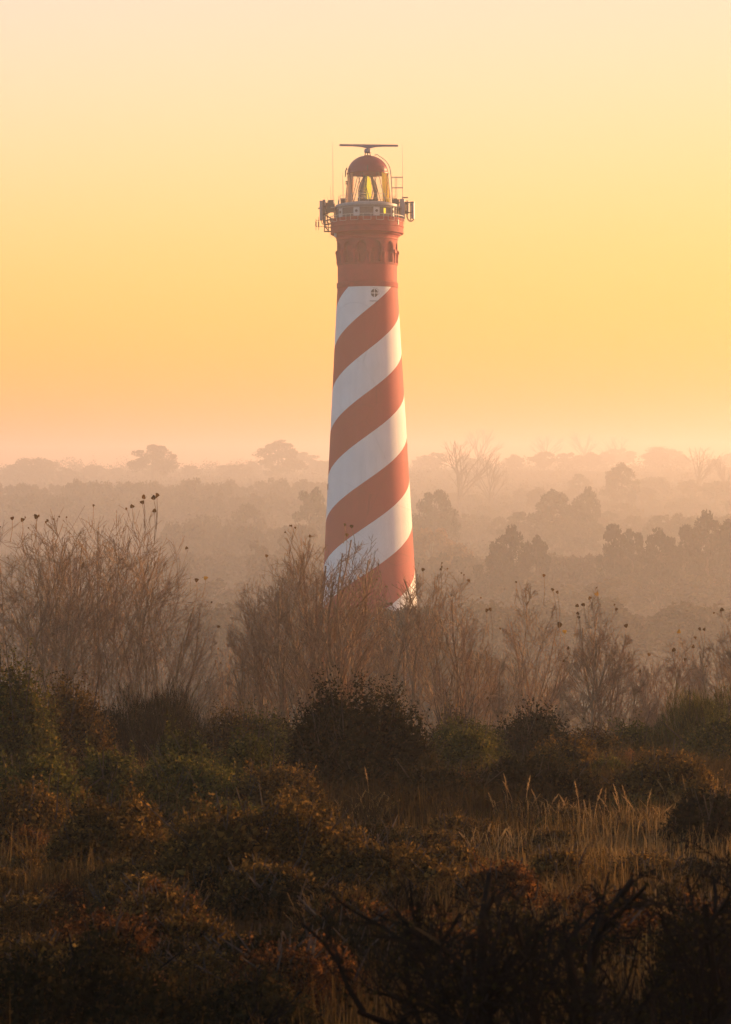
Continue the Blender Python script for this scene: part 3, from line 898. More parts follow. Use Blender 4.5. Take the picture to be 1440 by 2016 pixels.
bare_shrub('thin open bare shrub with a few hanging leaves, between two bushier shrubs', 60,
           [(985, -0.02), (1005, 0.05), (1020, 0.1), (1040, 0.03)],
           [(960, 1400), (985, 1260), (1010, 1150), (1040, 1150), (1075, 1145), (1105, 1180), (1110, 1240), (1135, 1290), (1150, 1400)],
           seed=41, kids=6, leaves=8, maxl=3, leaf_pts=[(1015, 1148, 5, 0), (1070, 1135, 6, 2), (1087, 1163, 6, 0), (1096, 1168, 6, 1), (1100, 1232, 11, 1), (1110, 1246, 8, 3)], r0=0.04)
bare_shrub('forked bare shrub topped by one bright yellow leaf', 58,
           [(1150, -0.1), (1165, 0.0), (1180, 0.08), (1200, 0.2), (1210, 0.3)],
           [(1090, 1400), (1110, 1290), (1130, 1220), (1155, 1185), (1176, 1175), (1200, 1215), (1230, 1245), (1255, 1280), (1285, 1330), (1300, 1400)],
           seed=53, kids=7, leaves=6, maxl=3, leaf_pts=[(1174, 1172, 8, 3), (1160, 1180, 7, 1), (1135, 1195, 7, 0), (1147, 1193, 7, 0), (1136, 1210, 6, 0), (1138, 1218, 6, 0), (1231, 1235, 8, 0)], r0=0.04)
bare_shrub('low wispy bare shrub with a single yellow leaf on its tallest shoot', 60,
           [(1290, -0.05), (1315, 0.0), (1340, 0.08), (1355, 0.15)],
           [(1250, 1400), (1270, 1285), (1300, 1265), (1335, 1258), (1365, 1275), (1385, 1300), (1400, 1400)],
           seed=61, kids=7, leaves=4, maxl=3, leaf_pts=[(1335, 1247, 8, 3), (1325, 1283, 8, 0), (1363, 1277, 7, 0), (1347, 1302, 6, 0)], r0=0.03)
bare_shrub('bare shrub at the right edge leaning back over the ridge', 56,
           [(1480, -0.3), (1500, -0.15), (1470, -0.4), (1520, -0.05), (1490, -0.5)],
           [(1340, 1400), (1372, 1260), (1400, 1225), (1425, 1200), (1460, 1185), (1520, 1180)],
           seed=71, kids=6, leaves=5, maxl=3, leaf_pts=[(1376, 1242, 6, 0), (1385, 1243, 6, 0)], r0=0.04)
bare_shrub('small bare shrub in the gap left of the tower shrub', 70,
           [(440, -0.08), (465, 0.03), (480, 0.1)],
           [(395, 1380), (430, 1260), (460, 1220), (490, 1200), (520, 1230), (540, 1300), (550, 1380)],
           seed=83, kids=5, leaves=3, maxl=3, r0=0.03)

# ------------------------------------------------------------------ trees in the valley
def make_pine(seed, h, wdt, crowns, bottom=0.3):
    rnd = random.Random(seed)
    root = empty('pine_tree', (0, 0, -200), 'x', 'tree')
    t = MB(); top = Vector((rnd.uniform(-0.5, 0.5), rnd.uniform(-0.5, 0.5), h * 0.9))
    pts = [Vector((0, 0, -0.5)), Vector((rnd.uniform(-.3, .3), 0, h * 0.35)), Vector((rnd.uniform(-.4, .4), 0, h * 0.65)), top]
    t.tube(pts, [h * 0.03, h * 0.024, h * 0.016, h * 0.004], 7)
    cs, rs_ = [], []
    for k in range(crowns):
        u = rnd.random()
        z = h * (bottom + (1 - bottom) * u ** 0.8)
        rel = (z / h - bottom) / (1 - bottom)
        rad = wdt / 2 * (math.sqrt(max(0.02, 1 - rel ** 2.2))) * (0.55 + 0.45 * min(1, rel * 4))
        a = rnd.uniform(0, 2 * PI); q = rnd.uniform(0.25, 1.0) ** 0.6
        c = Vector((math.cos(a) * rad * q, math.sin(a) * rad * q, z - 0.06 * h * q + rnd.gauss(0, 0.2)))
        cs.append(c); rs_.append(rnd.uniform(0.055, 0.10) * wdt + 0.35)
        i = 1 if z < h * 0.6 else 2
        b0 = pts[i].lerp(pts[i + 1], rnd.uniform(0.0, 0.6))
        t.tube([b0, (b0 + c) / 2 + Vector((0, 0, -0.2)), c], [h * 0.006, h * 0.004, 0.02], 4, cap=False)
    t.build('trunk', M['bark_far'], root)
    P, T, Dn = clump_points([tuple(c) for c in cs], rs_, 130)
    # needle tufts point outward and up, so the edge is ragged
    Nn = np.cross(Dn + np.array([0, 0, 0.5]), RNG.normal(size=Dn.shape)); Nn /= np.linalg.norm(Nn, axis=1, keepdims=True) + 1e-9
    s = RNG.uniform(0.16, 0.42, len(P))
    link('crown', quads_mesh('crown', P, Nn, s, T, M['pine'], 0.9), root)
    return root
def make_round(seed, h, wdt, mat, crowns=46, bottom=0.12, size=(0.16, 0.4)):
    rnd = random.Random(seed)
    root = empty('deciduous_tree', (0, 0, -200), 'x', 'tree')
    t = MB(); cs, rs_ = [], []
    t.tube([(0, 0, -0.5), (0.1, 0, h * 0.3), (0, 0.1, h * 0.75)], [h * 0.028, h * 0.02, h * 0.006], 7)
    for k in range(crowns):
        d = Vector((rnd.gauss(0, 1), rnd.gauss(0, 1), rnd.gauss(0, 1))).normalized()
        q = rnd.uniform(0.35, 1.0) ** 0.5
        c = Vector((d.x * wdt * 0.42 * q, d.y * wdt * 0.42 * q, h * (bottom + (1 - bottom) * 0.5) + d.z * h * (1 - bottom) * 0.42 * q))
        c.z += 0.04 * h * noise.noise(c * 0.7)
        cs.append(c); rs_.append(rnd.uniform(0.09, 0.15) * wdt)
        b0 = Vector((0, 0, h * rnd.uniform(0.15, 0.5)))
        t.tube([b0, (b0 + c) / 2, c], [h * 0.008, h * 0.005, 0.015], 4, cap=False)
    t.build('trunk', M['bark_far'], root)
    P, T, Dn = clump_points([tuple(c) for c in cs], rs_, 110)
    s = RNG.uniform(size[0], size[1], len(P))
    link('crown', quads_mesh('crown', P, rand_dirs(len(P)), s, T, mat, 1.2), root)
    return root
def make_bare(seed, h, wdt, kids=5):
    rnd = random.Random(seed)
    root = empty('bare_tree', (0, 0, -200), 'x', 'tree')
    t = MB(); c = MB()
    def inside(q):
        u = max(0.0, (q.z / h - 0.25) / 0.75)
        return q.z < h and math.hypot(q.x, q.y) < wdt / 2 * (0.45 + 0.75 * math.sin(min(1, u) * PI * 0.85))
    t.tube([(0, 0, -0.5), (0.1, 0, h * 0.2), (0, 0.1, h * 0.42)], [h * 0.022, h * 0.017, h * 0.012], 7)
    for k in range(11):
        a = rnd.uniform(0, 2 * PI); z = h * rnd.uniform(0.14, 0.42)
        lean = rnd.uniform(0.25, 0.75)
        branch_tubes(c, Vector((0, 0, z)), Vector((math.cos(a) * lean, math.sin(a) * lean, 1)).normalized(), h * rnd.uniform(0.45, 0.75), h * 0.009, 1, 3, 0.5, 0.06, kids, 6, 0.10, inside, None, 0.55, rnd, h * 0.0011)
    t.build('trunk', M['bark_far'], root)
    c.build('crown', M['bark_far'], root)
    return root

PINES = [make_pine(101, 12, 11, 46), make_pine(102, 12, 9, 40, 0.2), make_pine(103, 12, 14, 56, 0.35), make_pine(104, 12, 8, 36, 0.12)]
ROUNDS = [make_round(201, 9, 9, M['wood']), make_round(202, 9, 11, M['wood']), make_round(203, 9, 7.5, M['wood']), make_round(204, 8, 9, M['rusty'])]
BARES = [make_bare(301, 16, 13), make_bare(302, 16, 10), make_bare(303, 16, 16)]
PROTO_USED = set()
def plant(proto, px, top_py, y, wid_px=None, label=None, group=None, rz=None, base_h=None):
    """stand a tree on the ground so that its top reaches a given row"""
    base_h = base_h or {'pine_tree': 12, 'deciduous_tree': proto.get('h0', 9), 'bare_tree': 16}[proto.name.split('.')[0]]
    y = far_y(y)
    x = (px - 720) / F * y
    g = ground_z(x, y)
    h = max(3.0, CZ - (top_py - HOR) / F * y - g)
    s = h / base_h
    sx = s
    if wid_px:
        me = next(c for c in proto.children if c.name.startswith('crown')).data
        key = proto.name
        if key not in CHILD:
            xs_ = [v.co.x for v in me.vertices]; CHILD[key] = max(xs_) - min(xs_)
        sx = (wid_px / F * y) / CHILD[key]
        sx = max(0.6 * s, min(1.5 * s, sx))
    rz = random.uniform(0, 2 * PI) if rz is None else rz
    if proto.name not in PROTO_USED:
        PROTO_USED.add(proto.name)
        o = proto
        o.location = (x, y, g); o.rotation_euler = (0, 0, rz); o.scale = (sx, sx, s)
    else:
        o = copy_tree(proto, (x, y, g), rz, (sx, sx, s))
    tag(o, label, 'tree', group)
    return o

# pines that stand out, right of the tower
PG = 'dark pines standing in the misty valley'
plant(PINES[1], 1208, 1038, 480, 80, 'pine at the left end of the dark pine clump by the right edge', PG)
plant(PINES[3], 1245, 1036, 490, 70, 'narrow pine second from left in the dark clump by the right edge', PG)
plant(PINES[0], 1300, 1052, 470, 110, 'low pine in the middle of the dark clump by the right edge', PG)
plant(PINES[2], 1350, 1040, 485, 110, 'broad pine right of the middle in the dark clump by the right edge', PG)
plant(PINES[0], 1395, 1020, 480, 100, 'tallest pine of the dark clump by the right edge', PG)
plant(PINES[1], 1440, 1030, 485, 90, 'pine at the right end of the dark clump, cut by the picture edge', PG)
plant(PINES[0], 1003, 1046, 460, 100, 'left of two joined dark pines right of the tower', PG)
plant(PINES[3], 1055, 1046, 465, 80, 'right of two joined dark pines right of the tower', PG)
plant(PINES[2], 970, 1095, 450, 90, 'low pine at the foot of the two joined pines', PG)
plant(PINES[3], 1088, 958, 720, 110, 'tall pointed pine above the two joined pines', PG)
plant(PINES[0], 1155, 968, 730, 62, 'smaller pine just right of the tall pointed pine', PG)
plant(PINES[1], 1130, 1000, 710, 130, 'spreading low pine below the tall pointed pine', PG)
plant(PINES[2], 858, 968, 680, 90, 'pine close to the right side of the tower', PG)
plant(PINES[3], 617, 950, 660, 95, 'pine touching the left side of the tower', PG)
plant(PINES[2], 300, 874, 1300, 110, 'tall pale pine rising above the far left tree line', PG)
plant(PINES[0], 548, 869, 1350, 150, 'broad pale pine on the skyline left of the tower', PG)
plant(PINES[2], 600, 890, 1560, 90, 'pale lower pine on the skyline beside the broad one', PG)
plant(PINES[0], 1222, 919, 1000, 80, 'pine topping the hazy hill at the right', PG)
plant(PINES[1], 1140, 936, 1150, 110, 'flat hazy pine left of the hill top at the right', PG)
# autumn trees nearer the tower
AG = 'leafy trees in the misty valley'
ROUNDS[3]['h0'] = 8
plant(ROUNDS[3], 850, 1032, 600, 110, 'orange tinted tree right beside the tower', AG)
plant(ROUNDS[3], 895, 1062, 560, 60, 'small orange tinted tree a little right of the tower', AG)
plant(ROUNDS[0], 590, 1022, 560, 110, 'round brown tree left of the tower behind the bare shrub', AG)
plant(ROUNDS[2], 512, 1060, 520, 70, 'small dark tree in front of the round brown tree', AG)
plant(ROUNDS[1], 398, 1006, 700, 90, 'round tree standing alone left of the tower in mist', AG)
plant(ROUNDS[0], 482, 982, 720, 90, 'pale round tree between the lone tree and the tower', AG)
plant(ROUNDS[1], 72, 894, 1450, 150, 'pale domed tree on the skyline at the left edge', AG)
plant(ROUNDS[2], 178, 910, 1480, 40, 'small pale tree on the skyline left of the tall pine', AG)
plant(ROUNDS[0], 375, 912, 1480, 80, 'pale round tree on the skyline right of the tall pine', AG)
plant(ROUNDS[1], 450, 912, 1500, 60, 'pale small tree on the skyline left of the broad pine', AG)
plant(ROUNDS[1], 1285, 940, 1150, 110, 'hazy round tree right of the hill top', AG)
plant(ROUNDS[2], 1060, 960, 1000, 60, 'small hazy round tree on the slope left of the tall pine', AG)
# bare broom-like trees
BG = 'bare trees fading into the haze'
plant(BARES[0], 905, 868, 1000, 130, 'bare branching tree in the haze right of the tower', BG)
plant(BARES[1], 965, 890, 1010, 80, 'slimmer bare tree at the right of the branching one', BG)
plant(BARES[2], 945, 845, 1600, 130, 'faint bare tree towering behind the branching one', BG)
plant(BARES[1], 1075, 852, 1900, 90, 'faint bare tree far off, left of a faint pair', BG)
plant(BARES[0], 1150, 850, 1900, 90, 'left of a faint far off pair of bare trees', BG)
plant(BARES[2], 1215, 862, 1900, 110, 'right of a faint far off pair of bare trees', BG)
plant(BARES[0], 1375, 884, 1150, 120, 'bare tree above the hazy wood near the right edge', BG)
plant(BARES[1], 1425, 900, 1150, 70, 'slim bare tree at the right edge of the hazy wood', BG)
plant(BARES[1], 825, 900, 1700, 60, 'faint slim bare tree close to the tower on the right', BG)

# the wood that fills the valley: single trees in rows, told apart by nothing
rnd = random.Random(99)
def wood(n, px0, px1, y0, y1, topf, label, group, protos):
    for k in range(n):
        y = rnd.uniform(y0, y1); px = px0 + (px1 - px0) * (k + rnd.random()) / n
        x = (px - 720) / F * y
        plant(rnd.choice(protos), px, topf(px) + abs(rnd.gauss(0, 8)), y, rnd.uniform(0.9, 1.3) * (px1 - px0) / n * 2.2, label, group, rnd.uniform(0, 6.28))
LF = ROUNDS[:3]
wood(26, -10, 650, 900, 1000, lambda p: 932 + 0.02 * abs(p - 330), 'hazy tree in the long even wood left of the tower', 'trees of the long hazy wood', LF)
wood(22, -10, 650, 820, 900, lambda p: 965, 'hazy tree in the long even wood left of the tower', 'trees of the long hazy wood', LF)
wood(16, -10, 660, 1400, 1600, lambda p: 910 + 18 * noise.noise(Vector((p * 0.013, 1.5, 7.0))), 'pale tree in the far skyline wood left of the tower', 'trees of the far skyline wood', LF)
wood(18, 330, 650, 640, 760, lambda p: 1020, 'tree in the misty hollow left of the tower', 'trees in the misty hollow', LF)
wood(18, 800, 1460, 1050, 1200, lambda p: 962 - 0.045 * max(0, p - 1000), 'hazy tree on the wooded slope right of the tower', 'trees of the hazy wooded slope', LF)
wood(16, 800, 1460, 930, 1020, lambda p: 985 - 0.02 * max(0, p - 1000), 'hazy tree on the wooded slope right of the tower', 'trees of the hazy wooded slope', LF)
wood(16, 800, 1460, 1500, 1900, lambda p: 893 + 26 * noise.noise(Vector((p * 0.011, 0.5, 2.0))), 'faint tree in the farthest wood right of the tower', 'trees of the farthest wood', LF)
wood(22, 810, 1460, 700, 860, lambda p: 1010, 'tree in the hazy middle wood behind the dark pines', 'trees of the hazy middle wood', LF + [PINES[0], PINES[1]])
wood(18, 800, 1470, 500, 560, lambda p: 1085, 'low tree at the foot of the dark pines', 'low trees below the dark pines', LF)
wood(18, -20, 700, 500, 600, lambda p: 1075, 'low tree in the mist left of the tower', 'low trees in the mist', LF)
wood(16, -20, 1460, 420, 480, lambda p: 1130, 'low scrubby tree on the valley floor in the mist', 'scrubby trees on the valley floor', LF)
wood(18, -20, 1460, 310, 380, lambda p: 1175, 'low scrubby tree on the valley floor in the mist', 'scrubby trees on the valley floor', LF)

wood(10, 610, 850, 224, 234, lambda p: 1184, 'low scrubby tree in front of the lighthouse foot', 'scrubby trees round the lighthouse foot', LF)
# canopy between the single trees: a wood that reads as one mass
def woodland():
    P, T, Sz = [], [], []
    r_ = random.Random(5)
    for k in range(2300):
        y = 340 + (2400 - 340) * r_.random() ** 1.35
        x = r_.uniform(-0.23, 0.23) * y
        g = ground_z(x, y)
        nr = 1.0
        top = r_.uniform(3.5, 9.0) * (0.8 + y / 2500) * nr
        if noise.noise(Vector((x * 0.02, y * 0.012, 2.2))) < -0.28: continue
        rad = r_.uniform(3.0, 6.5) * (0.8 + y / 2200) * (0.4 + 0.6 * nr)
        m_ = 300 if y < 560 else 150 if y < 1000 else 80
        d = rand_dirs(m_); d[:, 2] = np.abs(d[:, 2])
        q = RNG.random(m_) ** 0.35
        lump = np.array([1 + 0.5 * noise.noise(Vector(v * 2.2 + k)) for v in d])
        P.append(np.array([x, y, g - 0.4]) + d * (q * lump)[:, None] * np.array([rad, rad, top]))
        T.append(np.clip(RNG.normal(0.4 + 0.3 * r_.random(), 0.18, m_), 0, 1)); Sz.append(RNG.uniform(0.3, 0.7, m_) * (0.7 + y / 1800) * (0.25 + 0.75 * nr) * (0.7 if y < 560 else 1.0))
    P, T, Sz = np.concatenate(P), np.concatenate(T), np.concatenate(Sz)
    o = link('woodland', quads_mesh('woodland', P, rand_dirs(len(P)), Sz, T, M['wood'], 1.2))
    tag(o, 'brown late autumn woodland covering the misty valley', 'woodland', None, 'stuff')
woodland()

# ------------------------------------------------------------------ foreground bushes
def make_bush(name, label, y, px0, px1, top_py, bot_py, mat, n=9000, size=(0.02, 0.045), seed=0, cat='bush', group=None, lumps=7, twigs=22, depth=0.8, grassy=False, bark_m='bark_far', power=2.0):
    rnd = random.Random(seed); n = int(n * 0.85)
    cx = (px0 + px1) / 2
    y = y_for(cx, bot_py)
    base = gx(cx, y); base.z -= 0.05
    zb = base.z
    W = (px1 - px0) / F * y * 1.06; H = (CZ - (top_py - HOR) / F * y - zb) * 1.13
    root = empty(name, base, label, cat, group)
    # lumps: overlapping half-ellipsoids make an uneven outline
    L_ = []
    for k in range(lumps):
        u = (k + 0.5) / lumps * 2 - 1 + rnd.gauss(0, 0.08)
        hh = H * (max(0.05, 1 - abs(u) ** (power + 1.5))) ** 0.5 * rnd.uniform(0.86, 1.04)
        rr = W / lumps * rnd.uniform(1.5, 2.1)
        L_.append((u * max(0.02, W / 2 - rr * 0.55), rnd.uniform(-1, 1) * W * depth * 0.25, hh, rr))
    i0 = max(range(lumps), key=lambda i: L_[i][2]); a = L_[i0]; L_[i0] = (a[0], a[1], H, a[3])
    wts = np.array([l[2] * l[3] for l in L_]); wts /= wts.sum()
    idx = RNG.choice(lumps, n, p=wts)
    Lp = np.array(L_)[idx]
    d = rand_dirs(n); d[:, 2] = np.abs(d[:, 2])
    q = RNG.random(n) ** 0.28
    # ragged: radius varies with direction
    nzv = np.array([noise.noise(Vector(v * 2.6 + i * 7.3)) for v, i in zip(d, idx)])
    q = q * (0.90 + 0.28 * nzv)
    P = np.stack([Lp[:, 0] + d[:, 0] * q * Lp[:, 3], Lp[:, 1] + d[:, 1] * q * Lp[:, 3] * depth, d[:, 2] * q * Lp[:, 2]], 1)
    ln = d * 0.5 + np.array([0, 0, 0.55])
    shoots = int(n * 0.10)                    # leaves carried on shoots that stick out of the outline
    P2, S2 = [], MB()
    for k in range(max(10, shoots // 9)):
        i = rnd.randrange(n); p0 = Vector(P[i]) * 0.93
        out = (Vector(d[i]) + Vector((rnd.gauss(0, .25), rnd.gauss(0, .25), 0.7))).normalized()
        le = rnd.uniform(0.08, 0.20) * max(0.7, H)
        e = Vector(P[i]) + out * le * 0.6
        S2.tube([p0, (p0 + e) / 2 + Vector((rnd.gauss(0, .01),) * 3), e], [0.006, 0.005, 0.003], 3, cap=False)
        for m_ in range(9):
            P2.append(p0.lerp(e, rnd.uniform(0.45, 1.0)) + Vector((rnd.gauss(0, .018), rnd.gauss(0, .018), rnd.gauss(0, .018))))
    for k in range(twigs):
        l = L_[rnd.randrange(lumps)]
        p0 = Vector((l[0] * 0.6 + rnd.gauss(0, 0.1), l[1] * 0.5, 0)); p1 = Vector((l[0] + rnd.gauss(0, l[3] * .4), l[1] + rnd.gauss(0, .2), l[2] * rnd.uniform(0.7, 1.0)))
        S2.tube([p0, (p0 + p1) / 2 + Vector((rnd.gauss(0, .08), rnd.gauss(0, .08), 0)), p1], [0.02, 0.013, 0.005], 4, cap=False)
    S2.build('twigs', M[bark_m], root)
    P = np.concatenate([P, np.array([tuple(p) for p in P2])])
    n2 = len(P)
    T = np.clip(RNG.normal(0.42, 0.22, n2), 0, 0.9)
    T[RNG.random(n2) < 0.05] = 1.0
    sz = RNG.uniform(size[0], size[1], n2)
    sz[:n] *= np.where(q < 0.74, 2.8, np.where(q < 0.86, 1.6, 1.0))   # broad overlapping leaves inside, fine ones outside
    if grassy:
        # long narrow blades instead of leaves
        up = np.concatenate([d, rand_dirs(n2 - n)]) * 0.35 + np.array([0, 0, 1.0]) + RNG.normal(size=(n2, 3)) * 0.22
        up /= np.linalg.norm(up, axis=1, keepdims=True)
        sd = np.cross(up, RNG.normal(size=(n2, 3))); sd /= np.linalg.norm(sd, axis=1, keepdims=True) + 1e-9
        le = sz[:, None] * 5.5
        V = np.stack([P - sd * 0.005, P + sd * 0.005, P + up * le + RNG.normal(size=(n2, 3)) * 0.02], 1).reshape(-1, 3)
        me = np_mesh('foliage', V, np.arange(n2 * 3).reshape(-1, 3), M[mat], np.repeat(T, 3))
    else:
        me = quads_mesh('foliage', P, rand_dirs(n2), sz, T, M[mat], 1.1)
    link('foliage', me, root)
    return root

BG_ = 'bushes along the dark ridge'
B = make_bush
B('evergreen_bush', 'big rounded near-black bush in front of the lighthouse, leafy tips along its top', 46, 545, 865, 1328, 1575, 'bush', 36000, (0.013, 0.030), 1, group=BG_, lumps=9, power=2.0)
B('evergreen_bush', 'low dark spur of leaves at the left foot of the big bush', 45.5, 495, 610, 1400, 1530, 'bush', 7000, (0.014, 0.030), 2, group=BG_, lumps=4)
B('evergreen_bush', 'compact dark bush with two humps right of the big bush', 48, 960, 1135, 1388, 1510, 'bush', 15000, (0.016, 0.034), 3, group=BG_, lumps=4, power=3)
B('twiggy_bush', 'small twiggy brown bush between the big bush and the two-humped one', 48.5, 850, 930, 1372, 1480, 'bush_brown', 1800, (0.014, 0.028), 4, group=BG_, lumps=3, twigs=40)
B('grassy_bush', 'tall green brown bush at the left edge, highest of the ridge', 44, -60, 110, 1285, 1560, 'bush_green', 20000, (0.014, 0.030), 5, group=BG_, lumps=4, power=2)
B('grassy_bush', 'reddish bush between the left edge bush and the long hummock', 44.5, 60, 220, 1322, 1540, 'bush_brown', 13000, (0.016, 0.034), 6, group=BG_, lumps=4)
B('grassy_bush', 'long dark grassy hummock below the broad bare shrub', 46, 170, 430, 1345, 1520, 'bush', 22000, (0.014, 0.030), 7, group=BG_, lumps=6, grassy=True, power=3)
B('grassy_bush', 'brown sloping bush at the right end of the long hummock', 45.5, 370, 520, 1385, 1530, 'bush_brown', 14000, (0.016, 0.032), 8, group=BG_, lumps=4)
B('olive_bush', 'rounded olive bush with a lighter top below the long hummock', 41, 285, 440, 1428, 1580, 'bush_green', 14000, (0.015, 0.032), 9, group=BG_, lumps=4)
B('olive_bush', 'olive bush right beside the rounded one, left of the big bush', 42, 420, 560, 1432, 1590, 'bush_green', 12000, (0.015, 0.032), 10, group=BG_, lumps=4)
B('olive_bush', 'yellowish low bush on the left slope under the reddish bush', 40, 120, 300, 1465, 1610, 'bush_green', 14000, (0.015, 0.032), 11, group=BG_, lumps=5)
B('olive_bush', 'wide low green bush right of the big bush', 44, 840, 1000, 1425, 1540, 'bush_green', 12000, (0.015, 0.03), 12, group=BG_, lumps=5)
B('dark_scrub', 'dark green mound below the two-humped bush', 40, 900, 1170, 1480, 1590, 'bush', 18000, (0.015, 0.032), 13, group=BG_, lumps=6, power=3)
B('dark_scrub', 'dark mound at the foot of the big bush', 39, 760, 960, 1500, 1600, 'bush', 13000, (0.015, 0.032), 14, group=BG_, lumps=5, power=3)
B('rusty_bush', 'rust coloured patchy bush between the two-humped bush and the ridge', 43.5, 1040, 1180, 1445, 1550, 'bush_brown', 9000, (0.015, 0.03), 15, group=BG_, lumps=4)
B('grassy_bush', 'green grassy bush on the ridge at the right edge', 47, 1260, 1500, 1362, 1530, 'bush_green', 22000, (0.016, 0.034), 16, group=BG_, lumps=6, grassy=True, power=2.4)
B('grassy_bush', 'flat grey green bush left of the one at the right edge', 46, 1150, 1330, 1415, 1530, 'bush_green', 12000, (0.015, 0.03), 17, group=BG_, lumps=5)
B('rusty_bush', 'rust brown bush below the flat grey green one', 42, 1190, 1420, 1480, 1590, 'bush_brown', 13000, (0.015, 0.03), 18, group=BG_, lumps=6)
B('dark_scrub', 'dark scrub at the right edge behind the golden grass', 36, 1300, 1500, 1545, 1680, 'bush', 12000, (0.015, 0.03), 19, group=BG_, lumps=5)
B('rusty_bush', 'large reddish brown mound in the left foreground, dark hollow under it', 33, 300, 720, 1560, 1770, 'bush_brown', 34000, (0.013, 0.028), 20, group=BG_, lumps=7, power=2, twigs=60)
B('rusty_bush', 'brown scrub left of the large reddish mound', 35, 90, 340, 1560, 1740, 'bush_brown', 20000, (0.015, 0.03), 21, group=BG_, lumps=6)
B('rusty_bush', 'grey brown scrub at the left edge beside the brown scrub', 36, -60, 130, 1530, 1680, 'bush_brown', 12000, (0.015, 0.03), 22, group=BG_, lumps=4)
B('dark_scrub', 'dark low scrub between the large mound and the golden grass', 29, 640, 860, 1640, 1770, 'bush_brown', 14000, (0.013, 0.026), 23, group=BG_, lumps=5)
B('rusty_bush', 'orange tinged low bush below the golden grass', 24, 900, 1060, 1690, 1800, 'bush_red', 8000, (0.010, 0.022), 24, group=BG_, lumps=5)
B('rusty_bush', 'rusty patch of scrub behind the thorny branches at the right', 22, 1290, 1440, 1770, 1880, 'bush_red', 7000, (0.010, 0.022), 25, group=BG_, lumps=4)
B('rusty_bush', 'brown scrub in front of the dark hollow at the left', 20, 60, 330, 1790, 1930, 'bush_red', 13000, (0.009, 0.02), 26, group=BG_, lumps=6)
B('rusty_bush', 'reddish scrub in the middle of the near slope', 18, 420, 720, 1850, 1990, 'bush_red', 13000, (0.009, 0.018), 27, group=BG_, lumps=6)
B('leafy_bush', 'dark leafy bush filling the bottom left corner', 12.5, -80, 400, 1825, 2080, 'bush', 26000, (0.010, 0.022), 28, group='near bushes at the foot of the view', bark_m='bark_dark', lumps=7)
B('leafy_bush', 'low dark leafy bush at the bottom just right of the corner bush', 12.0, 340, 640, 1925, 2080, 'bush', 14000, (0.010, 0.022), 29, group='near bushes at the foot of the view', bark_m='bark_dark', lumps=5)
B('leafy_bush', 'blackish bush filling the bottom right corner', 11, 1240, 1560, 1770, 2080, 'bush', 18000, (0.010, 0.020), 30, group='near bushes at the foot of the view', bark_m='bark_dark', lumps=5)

B('ridge_bush', 'dark shaggy bush on the ridge left of the big bush', 47, 420, 590, 1390, 1525, 'bush_green', 11000, (0.014, 0.030), 41, group=BG_, lumps=4)
B('ridge_bush', 'dark low bush filling the ridge between the left edge and the long hummock', 47, 60, 280, 1348, 1525, 'bush', 13000, (0.014, 0.030), 42, group=BG_, lumps=5)
B('ridge_bush', 'brownish green bush at the right foot of the big bush', 47, 820, 1010, 1405, 1525, 'bush_green', 11000, (0.014, 0.030), 43, group=BG_, lumps=5)
B('ridge_bush', 'low dark bush on the ridge right of the two-humped bush', 47, 1080, 1240, 1425, 1525, 'bush_brown', 9000, (0.014, 0.030), 44, group=BG_, lumps=5)
B('ridge_bush', 'shaggy green bush behind the rust brown one near the right edge', 46, 1330, 1500, 1392, 1525, 'bush_green', 12000, (0.014, 0.030), 45, group=BG_, lumps=4)
B('olive_bush', 'broad olive bush on the left slope above the reddish mound', 36, 230, 520, 1480, 1610, 'bush_green', 18000, (0.014, 0.030), 46, group=BG_, lumps=6)
B('olive_bush', 'olive brown bush on the left slope between two other olive bushes', 37, 420, 640, 1500, 1620, 'bush_brown', 14000, (0.014, 0.030), 47, group=BG_, lumps=5)
B('olive_bush', 'dark olive bush at the left edge under the tall one', 37, -60, 180, 1470, 1620, 'bush_green', 14000, (0.014, 0.030), 48, group=BG_, lumps=5)

# low scrub all over the near slope, copies of four mounds
SCRUB = [B('low_scrub', 'x', 30, 700, 860, 1660, 1720, m_, n_, (0.012, 0.026), 60 + i, group='low scrub mounds on the near slope', lumps=4, grassy=g_)
         for i, (m_, n_, g_) in enumerate((('bush_brown', 7000, False), ('bush', 6000, False), ('bush_brown', 8000, False), ('bush_red', 6000, False), ('bush_green', 6000, False)))]
ANCH = [(705, 1450, 'the big rounded bush'), (1045, 1450, 'the two-humped bush'), (25, 1420, 'the tall left edge bush'), (300, 1430, 'the long hummock'), (1385, 1450, 'the right edge bush'),
        (510, 1665, 'the large reddish mound'), (215, 1650, 'the brown scrub'), (1035, 1540, 'the dark green mound'), (1010, 1600, 'the fan of tall golden stalks'), (1170, 1620, 'the thick fan of golden stalks'),
        (1400, 1610, 'the dark scrub at the right edge'), (750, 1700, 'the dark low scrub'), (980, 1745, 'the orange tinged bush'), (1365, 1825, 'the rusty patch'), (195, 1860, 'the near brown scrub'),
        (570, 1920, 'the near reddish scrub'), (160, 1950, 'the bottom left corner bush'), (940, 1850, 'the crooked thorn bush'), (1190, 1850, 'the finer thorn bush'), (345, 1780, 'the bent straw tuft'),
        (470, 1760, 'the fluffy rust flower heads'), (60, 1630, 'the pale grass clump'), (842, 1570, 'the arching golden stalk'), (610, 1810, 'the short straw tuft'), (1105, 1780, 'the straw tuft among thorns')]
COLN = ('brown', 'dark', 'russet', 'orange flecked', 'olive')
rs_ = random.Random(17); seen = set()
